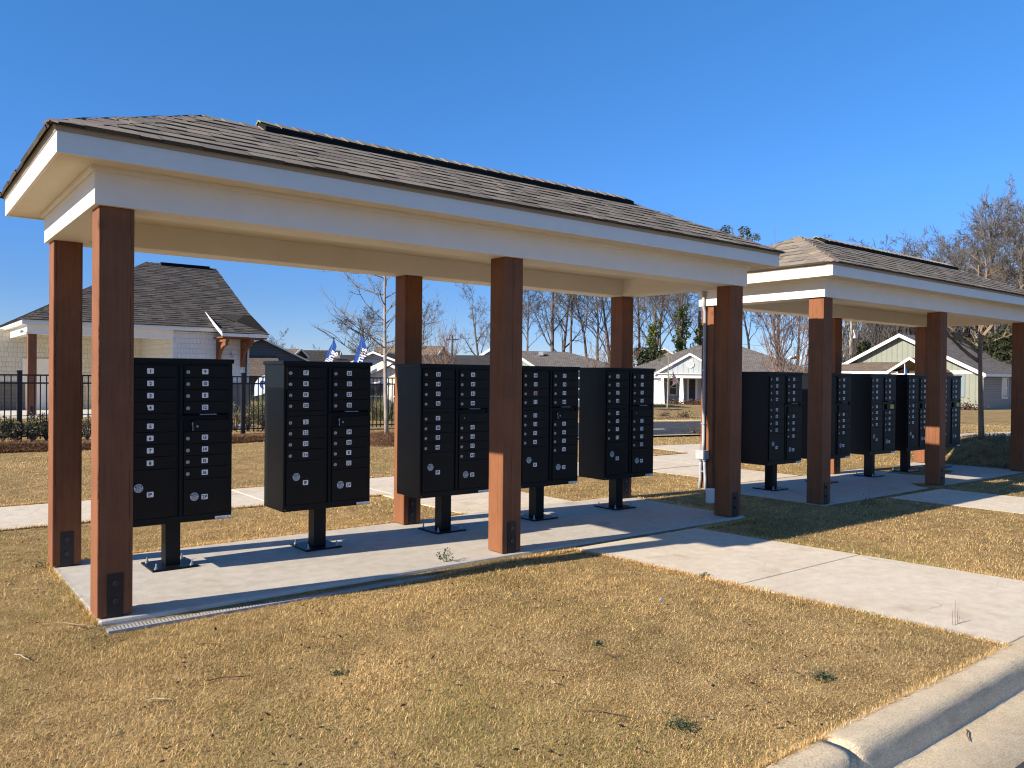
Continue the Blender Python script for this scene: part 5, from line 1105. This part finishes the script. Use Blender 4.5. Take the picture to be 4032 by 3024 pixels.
mb = MB(); mb.box((-0.02, 1.12, zb), (0.48, 1.19, 1.42)); d0 = mb.build('door', m_fence, h); mb = MB(); mb.box((0.48, 1.08, zb), (0.66, 1.19, 1.5)); mb.box((-0.2, 1.08, zb), (-0.02, 1.19, 1.5)); mb.build('door_frame', m_trim, d0)
mb = MB(); mb.tube([(0.22+0.17*math.cos(a), 1.06, 0.78+0.17*math.sin(a)) for a in [k*0.6283 for k in range(11)]], 0.06, 6); mb.build('wreath', plain('wreath', (0.12, 0.06, 0.05), 0.9), d0)
window(h, 2.35, 1.19, 0.1, 1.0, 1.3); window(h, 6.0, 1.19, 0.3, 1.2, 1.25); window(h, -1.3, 1.19, 0.2, 0.5, 1.1)
mb = MB(); mb.box((-5.6, -2.0, zb-0.3), (2.9, 1.19, zb+0.04)); mb.build('porch_slab', m_walk, h)
# flag on the porch column
p = at(2664, 1500, 63.0); t = thing('porch_flag', 'red and white striped flag hanging on its staff from the 204 porch column', 'flag', p, rad(-50))
mb = MB(); mb.tube([(0.25, 0.5, -0.3), (-0.05, -0.2, 0.25), (-0.30, -0.75, 0.75)], 0.025, 6); mb.build('staff', m_trim, t)
mb = MB(); mb.add([(-0.26, -0.62, 0.66), (-0.05, -0.25, 0.32), (0.00, -0.30, 0.1), (-0.05, -0.35, -0.25), (-0.30, -0.5, -0.35), (-0.28, -0.55, 0.1)], [(0, 5, 2, 1), (5, 4, 3, 2)])
s = N('flag_stripes', 0.8); xyz = sepxyz(s, s.coord()); fr = math_node(s, 'FRACT', math_node(s, 'MULTIPLY', math_node(s, 'ADD', xyz[0], math_node(s, 'MULTIPLY', xyz[2], 0.35)), 11)); s.col(s.ramp(fr, [(0.48, (0.45, 0.03, 0.04)), (0.52, (0.75, 0.72, 0.70))]))
mb.build('flag_cloth', s.m, t)
mb = MB(); mb.add([(-0.262, -0.63, 0.665), (-0.20, -0.52, 0.57), (-0.22, -0.56, 0.38), (-0.275, -0.60, 0.40)], [(0, 3, 2, 1)]); mb.build('flag_canton', m_blue, t)
# shrubs and young tree of 204
def low_shrub(px, py, r, h, label, cols, dep=None, grp='low shrubs by house 204', ls=0.16):
    q = at(px, py, dep) if dep else ground_at(px, py); q.z = gz(q.x, q.y); mb = MB(); leaf_cloud(mb, int(150+260*r), lambda: (q.x+rnd.gauss(0, r*0.5), q.y+rnd.gauss(0, r*0.5), q.z+abs(rnd.gauss(0, h*0.45))), ls, cols)
    tag(mb.build('low_shrub', m_leafcol, col=True), label, 'shrub', grp)
BR = [(0.11, 0.07, 0.05), (0.15, 0.09, 0.06), (0.08, 0.06, 0.04)]
low_shrub(2655, 1598, 0.6, 0.42, 'brown low shrub left of the 204 porch column', BR, 61); low_shrub(2720, 1598, 0.6, 0.42, 'brown low shrub before the 204 front door', BR, 61); low_shrub(2748, 1600, 0.6, 0.42, 'brown low shrub before the 204 window', BR, 61)
low_shrub(2616, 1640, 0.26, 0.26, 'dark low shrub by the far kerb, left one', BR, ls=0.07); low_shrub(2694, 1643, 0.26, 0.26, 'dark low shrub by the far kerb, right one', BR, ls=0.07); low_shrub(2738, 1715, 0.24, 0.22, 'dry brown shrub on the near verge beside the conduit', BR, ls=0.06)
q = ground_at(2629, 1612); sapling(q, 3.6, 0.05, 31, 'thin young tree in a dark mulch ring before house 204', (m_barkpale, m_barkpale), 0.35, 12)
mb = MB(); mb.add([(q.x+0.85*math.cos(a), q.y+0.85*math.sin(a), gz(q.x+0.85*math.cos(a), q.y+0.85*math.sin(a))+0.03) for a in [k*math.pi/9 for k in range(18)]], [tuple(range(18))]); struct(mb.build('mulch_ground', m_mulch))
# pair of far gables over the 204 roof
def small_far(px, dep, w_, ze_, zr_, rz, wallm, roofm, label, d=9):
    p = at(px, 1490, dep); hh = thing('house', label, 'house', (p.x, p.y, 0), rz, 'houses beyond the street')
    wall_box(-w_/2, 0, w_/2, d, -0.7, ze_).go('wall', wallm, hh); P = Part(); P.poly([(-w_/2, 0, ze_), (w_/2, 0, ze_), (0, 0, zr_-0.15)]); P.go('gable', wallm, hh)
    P = Part(); gable_y(P, -w_/2-0.35, w_/2+0.35, -0.4, d+0.4, ze_-0.12, zr_); P.go('roof', roofm, hh); rake(-w_/2-0.35, w_/2+0.35, -0.42, ze_-0.1, zr_+0.02, 0.2).build('rake_board', m_trim, hh)
    window(hh, 0, -0.02, max(0.2, ze_-2.0), 1.0, 1.3); return hh
small_far(2613, 108, 4.6, 4.1, 5.6, rad(-45), m_taupe, m_roofB, 'far brown roof with small white edged gable left of 204'); small_far(3130, 108, 4.2, 3.6, 4.9, rad(-55), m_taupe, m_roofB, 'far roof with small white edged gable right of 204')
p = at(3150, 1490, 88); t = thing('shed', 'far low building with a pale blue metal roof', 'shed', (p.x, p.y, 0), rad(-60)); wall_box(-2.3, 0, 2.3, 5, -0.6, 2.0).go('wall', m_brownlap, t); P = Part(); P.quad((-2.6, -0.4, 2.2), (2.6, -0.4, 2.2), (2.6, 5, 3.9), (-2.6, 5, 3.9)); P.go('roof', plain('metal_roof', (0.46, 0.60, 0.70), 0.4, 0.15, 2), t)
# sage green house
hc = ground_at(3862, 1614); h = thing('house', 'sage green gabled house with grey roof beyond the farther kiosk', 'house', (hc.x, hc.y, 0), rad(-90), 'houses beyond the street')
q = atz(3862, 1614, hc.z); dp = (q-CAM).dot(CF); zz = lambda py: (CAM.z+ray(3862, py).z*dp)
zb = hc.z-0.1; ze = zz(1462); hw = 5.6; wl = -2*hw
zr = ze+hw*0.50
wall_box(wl, 0, 0, 13, zb, ze).go('wall', m_sage, h)
P = Part(); P.quad((0.01, 0, zb), (0.01, 13, zb), (0.01, 13, ze), (0.01, 0, ze)); P.go('side_wall', m_taupe, h)
P = Part(); P.poly([(wl, -0.01, ze), (0, -0.01, ze), (-hw, -0.01, zr-0.1)]); P.go('gable', m_sage, h)
P = Part(); gable_y(P, wl-0.45, 0.45, -0.5, 13.5, ze-0.2, zr, 0.1, 8.0); P.poly([(0.45, 13.5, ze-0.2), (wl-0.45, 13.5, ze-0.2), (-hw, 8.0, zr)]); rf = P.go('roof', m_roofG, h)
rake(wl-0.45, 0.45, -0.52, ze-0.18, zr+0.02, 0.24).build('rake_board', m_trim, h)
mb = MB(); mb.box((-5.0, -0.06, ze-0.16), (0.05, -0.012, ze+0.04)); mb.box((-0.13, -0.05, zb), (0.04, -0.012, ze-0.16)); mb.box((-2.6, -0.05, zb), (-0.13, -0.012, zb+0.32)); mb.box((-3.6, -0.05, ze-0.75), (-1.55, -0.012, ze-0.35)); mb.box((0.45, -0.5, ze-0.36), (0.50, 13.5, ze-0.18)); mb.build('trim', m_trim, h)
mb = MB(); mb.tube([(0.40, -0.40, ze-0.3), (0.12, -0.1, ze-0.55), (0.10, -0.08, zb+0.15), (0.35, -0.3, zb+0.02)], 0.06, 8); mb.build('downspout', m_trim, h)
mb = MB(); mb.box((-1.50, -0.06, zz(1565)), (-1.06, -0.013, zz(1476))); mb.build('shutter', m_shutter, h)
window(h, -2.25, -0.012, zz(1565), 1.1, 1.35, fr=0.12)
o = window(h, 4.0, 0, zz(1566), 0.9, 1.35, fr=0.10); o.rotation_euler = (0, 0, rad(90)); o.location = (0.012, -0.0, 0)
P = Part(); P.quad((wl-1.5, -2.6, ze-0.05), (-4.6, -2.6, ze-0.05), (-4.6, 0.0, ze+0.72), (wl-1.5, 0.0, ze+0.72)); P.go('porch_roof', m_roofB, rf)
mb = MB(); mb.box((wl-1.5, -2.65, ze-0.22), (-4.6, -2.6, ze-0.04)); mb.build('porch_fascia', m_trim, h)
P = Part(); gable_y(P, -5.3, -1.9, -3.0, 0.0, ze-0.1, ze+0.95, 0.08); P.go('entry_roof', m_roofB, rf); rake(-5.3, -1.9, -3.02, ze-0.08, ze+0.97, 0.18).build('rake_board', m_trim, h)
for x in (-4.9, -2.3, wl-1.0): mb = MB(); mb.box((x-0.1, -2.7, zb), (x+0.1, -2.5, ze-0.15)); mb.build('porch_post', m_trim, h)
mb = MB(); mb.box((-5.0, -2.8, ze-0.45), (-2.2, -2.7, ze-0.2)); mb.build('porch_beam', m_trim, h)
mb = MB(); mb.box((-8.6, -0.05, zb), (-5.9, -0.013, zb+2.1)); mb.build('garage_door', m_trim, h)
for px, py in ((3800, 1340), (3885, 1425)): pass
mb = MB(); mb.cyl((-2.2, 5.0, ze+1.05), (0, 0, 1), 0.08, 0.4, 8); mb.build('roof_pipe', m_fence, rf)
q = at(3561, 1460, 47); t = thing('porch_flag', 'furled blue starred flag on a staff before the green house', 'flag', q, rad(-90)); mb = MB(); mb.tube([(0, 0, -0.6), (0.02, 0, 0.42)], 0.02, 6); mb.build('staff', m_trim, t); mb = MB(); mb.prism([(-0.04, 0, -0.4), (0.15, 0, -0.45), (0.12, 0.03, 0.0), (0.03, 0, 0.33)], (0, 0.05, 0)); mb.build('flag_cloth', m_blue, t)
low_shrub(3825, 1618, 0.7, 0.45, 'dry brown shrubs at the foot of the green wall', BR, dp-0.6, 'low shrubs by the green house'); low_shrub(3795, 1618, 0.6, 0.5, 'brown shrub by the shuttered window of the green house', BR, dp-0.6, 'low shrubs by the green house')
# grey roofed blue grey gable house in the middle
h = house_root('house', 'blue grey gabled house with long grey roof behind the middle mailboxes', 1975, 47, rad(-38)); h.scale = (0.84, 0.7, 1)
zf = lambda py, px=1975: CAM.z+ray(px, py).z*47
wall_box(-2.6, 0, 2.2, 10, -0.6, zf(1440)).go('wall', m_bluegrey, h); P = Part(); P.poly([(-2.6, 0, zf(1440)), (2.2, 0, zf(1440)), (-0.2, 0, zf(1360))]); P.go('gable', m_bluegrey, h)
P = Part(); gable_y(P, -2.95, 2.55, -0.4, 8.0, zf(1452), zf(1352), 0.1); rf = P.go('roof', m_roofG, h); rake(-2.95, 2.55, -0.42, zf(1450), zf(1350), 0.16).build('rake_board', m_trim, h)
P = Part(); P.poly([(-1.0, 2.0, zf(1462)), (10.2, 2.0, zf(1462)), (5.0, 7.5, zf(1372)), (-1.0, 7.5, zf(1366))]).poly([(10.2, 13, zf(1462)), (-1.0, 13, zf(1462)), (-1.0, 7.5, zf(1366)), (5.0, 7.5, zf(1372))]).poly([(10.2, 2.0, zf(1462)), (10.2, 13, zf(1462)), (5.0, 7.5, zf(1372))]); P.go('main_roof', m_roofG, rf)
wall_box(-1.0, 2.4, 9.8, 12.6, -0.6, zf(1462)).go('side_wall', m_bluegrey, h)
mb = MB(); mb.box((2.75, 6.0, zf(1390)), (3.1, 6.5, zf(1374))); mb.build('roof_vent', m_pvc, rf); window(h, -0.2, -0.01, 0.2, 1.1, 1.3); window(h, 5.0, 2.39, 0.2, 1.2, 1.2)
# slate gable house right of the clubhouse
h = house_root('house', 'dark slate gabled house just right of the clubhouse', 1026, 60, rad(-12)); h.scale = (1.25, 1, 1); zf = lambda py: CAM.z+ray(1026, py).z*60
wall_box(-4.6, 0, 4.6, 11, -0.6, zf(1475)).go('wall', m_slate, h); P = Part(); P.poly([(-4.6, 0, zf(1475)), (4.6, 0, zf(1475)), (0, 0, zf(1336))]); P.go('gable', m_slate, h)
P = Part(); gable_y(P, -5.0, 5.0, -0.45, 11.4, zf(1488), zf(1332), 0.1); rf = P.go('roof', m_roofB, h); rake(-5.0, 5.0, -0.48, zf(1487), zf(1331), 0.10).build('rake_board', m_pvc, h)
P = Part(); P.quad((-4.0, -3.4, zf(1480)), (0.95, -3.4, zf(1480)), (0.95, 0.0, zf(1402)), (-4.0, 0.0, zf(1402))); P.go('porch_roof', m_roofB, rf); mb = MB(); mb.box((-4.0, -3.38, zf(1486)), (0.95, -3.33, zf(1480))); mb.build('porch_fascia', m_fence, h)
for x in (-3.9, 0.8): mb = MB(); mb.box((x-0.1, -3.3, -0.6), (x+0.1, -3.1, zf(1484))); mb.build('porch_post', m_trim, h)
window(h, 2.7, -0.01, -0.3, 1.0, 1.2)
# brown gable houses, dark hip house, white board house
small_far(1172, 84, 5.0, 3.0, 4.25, rad(38), m_brownlap, m_roofB, 'far brown house with a tan roof left of the blue flags', 7)
h = house_root('house', 'low dark hip roofed house behind the blue flags', 1350, 72, rad(-20)); zf = lambda py: CAM.z+ray(1350, py).z*72
wall_box(-3.8, 0, 5.5, 9, -0.6, zf(1440)).go('wall', m_taupe, h); P = Part(); hip(P, -4.3, -0.5, 6.0, 9.5, zf(1440), zf(1392), -2.0, 3.4); rf = P.go('roof', m_roofD, h); mb = MB(); mb.box((-0.6, 1.7, zf(1408)), (-0.1, 2.2, zf(1396))); mb.build('roof_vent', m_pvc, rf); window(h, -1, -0.01, 0.2, 1.1, 1.2)
small_far(1330, 100, 8, 3.2, 4.6, rad(60), m_brownlap, m_roofD, 'far dark ridged roof behind the low hip roof', 8)
h = house_root('house', 'white board and batten house with two gables beyond the fence', 1478, 38, rad(-44)); h.scale = (0.826, 0.826, 1); zf = lambda py: CAM.z+ray(1478, py).z*38
wall_box(-0.95, 0, 4.2, 9, -0.6, zf(1440)).go('wall', m_wboard, h); P = Part(); P.poly([(-0.95, 0, zf(1440)), (-0.95, 0, zf(1418)), (-0.05, 0, zf(1389)), (2.1, 0, zf(1440))]); P.go('gable', m_wboard, h)
P = Part(); P.quad((-0.05, -0.4, zf(1385)), (2.7, -0.4, zf(1452)), (2.7, 9, zf(1452)), (-0.05, 9, zf(1385))).quad((-0.05, 9, zf(1385)), (-1.4, 9, zf(1430)), (-1.4, -0.4, zf(1430)), (-0.05, -0.4, zf(1385))).quad((0.6, 1.0, zf(1450)), (7.5, 1.0, zf(1450)), (7.5, 6, zf(1385)), (0.6, 6, zf(1385))); rf = P.go('roof', m_roofD, h)
mb = MB(); mb.prism([(-1.4, -0.42, zf(1436)), (-0.05, -0.42, zf(1392)), (-0.05, -0.42, zf(1384)), (-1.4, -0.42, zf(1428))], (0, 0.05, 0)); mb.prism([(-0.05, -0.42, zf(1392)), (2.7, -0.42, zf(1459)), (2.7, -0.42, zf(1451)), (-0.05, -0.42, zf(1384))], (0, 0.05, 0)); mb.build('rake_board', m_trim, h)
P = Part(); P.poly([(-0.1, -2.0, zf(1484)), (2.9, -2.0, zf(1484)), (1.35, -2.0, zf(1438))]); P.quad((-0.1, -2.0, -0.6), (2.9, -2.0, -0.6), (2.9, -2.0, zf(1484)), (-0.1, -2.0, zf(1484))); P.go('porch_gable', m_wboard, h); P = Part(); gable_y(P, -0.35, 3.1, -2.35, 0.0, zf(1491), zf(1433), 0.08); P.go('porch_roof', m_roofD, rf); rake(-0.35, 3.1, -2.37, zf(1490), zf(1432), 0.12).build('rake_board', m_trim, h)
window(h, 0.6, -2.01, 0.0, 0.8, 1.1); window(h, 2.0, -2.01, 0.0, 0.8, 1.1)
small_far(1735, 80, 4.2, 2.4, 4.55, rad(20), m_brownlap, m_roofB, 'brown roofed far house left of the far utility pole', 8)
h = house_root('house', 'long low brown roof behind the sparse crape myrtle', 1700, 70, rad(-30)); zf = lambda py: CAM.z+ray(1700, py).z*70
wall_box(-4.2, 0, 2.4, 8, -0.6, zf(1440)).go('wall', m_taupe, h); P = Part(); hip(P, -4.6, -0.5, 2.9, 8.5, zf(1440), zf(1398), -2.5, 0.3); P.go('roof', m_roofG, h)
# utility poles and wires
def upole(px, top, dep, label, mat, arm=True, can=False):
    p = at(px, top, dep); z0 = gz(p.x, p.y); t = thing('utility_pole', label, 'utility pole', (p.x, p.y, z0), -YAW, 'utility poles'); H_ = p.z-z0
    mb = MB(); mb.tube([(0, 0, -0.3), (0, 0, H_)], [0.17, 0.12], 8); mb.build('pole', mat, t, True)
    if arm: mb = MB(); mb.box((-0.7, -0.06, H_-0.62), (0.7, 0.06, H_-0.48)); [mb.cyl((x, 0, H_-0.48), (0, 0, 1), 0.05, 0.14, 6) for x in (-0.65, 0.65, -0.3)]; mb.build('crossarm', mat, t)
    if can: mb = MB(); mb.cyl((0.35, -0.2, H_-1.9), (0, 0, 1), 0.24, 0.8, 12); mb.build('transformer', m_trim, t)
    return p
p1 = upole(1781, 1318, 90, 'dark utility pole with a crossarm behind the middle mailboxes', m_pole); p2 = upole(3351, 1255, 78, 'pale utility pole with a transformer behind the green house', m_barkpale, True, True)
def wire(a, b, sag, label):
    a, b = Vector(a), Vector(b); mb = MB(); mb.tube([a.lerp(b, k/16)-Vector((0, 0, sag*4*(k/16)*(1-k/16))) for k in range(17)], 0.014, 4); tag(mb.build('power_line', m_pole), label, 'power line', 'power lines')
wire(p1-Vector((0, 0, 0.5)), at(1990, 1300, 96), 0.3, 'power line running right from the dark utility pole'); wire(p1, at(1000, 1395, 104), 0.4, 'power line running left from the dark utility pole'); wire(p1-Vector((0, 0, 2.4)), at(900, 1405, 104), 0.4, 'lower power line left of the dark utility pole'); wire(p1-Vector((0, 0, 2.6)), at(2480, 1385, 84), 0.4, 'low power line crossing before the bare trees'); wire(at(2400, 1382, 80), at(2840, 1372, 80), 0.2, 'power line above the ridge of house 204'); wire(p2-Vector((0, 0, 1.9)), at(3700, 1330, 78), 0.3, 'power line right of the pale utility pole'); wire(p2-Vector((0, 0, 2.6)), at(2880, 1350, 80), 0.3, 'power line left of the pale utility pole')
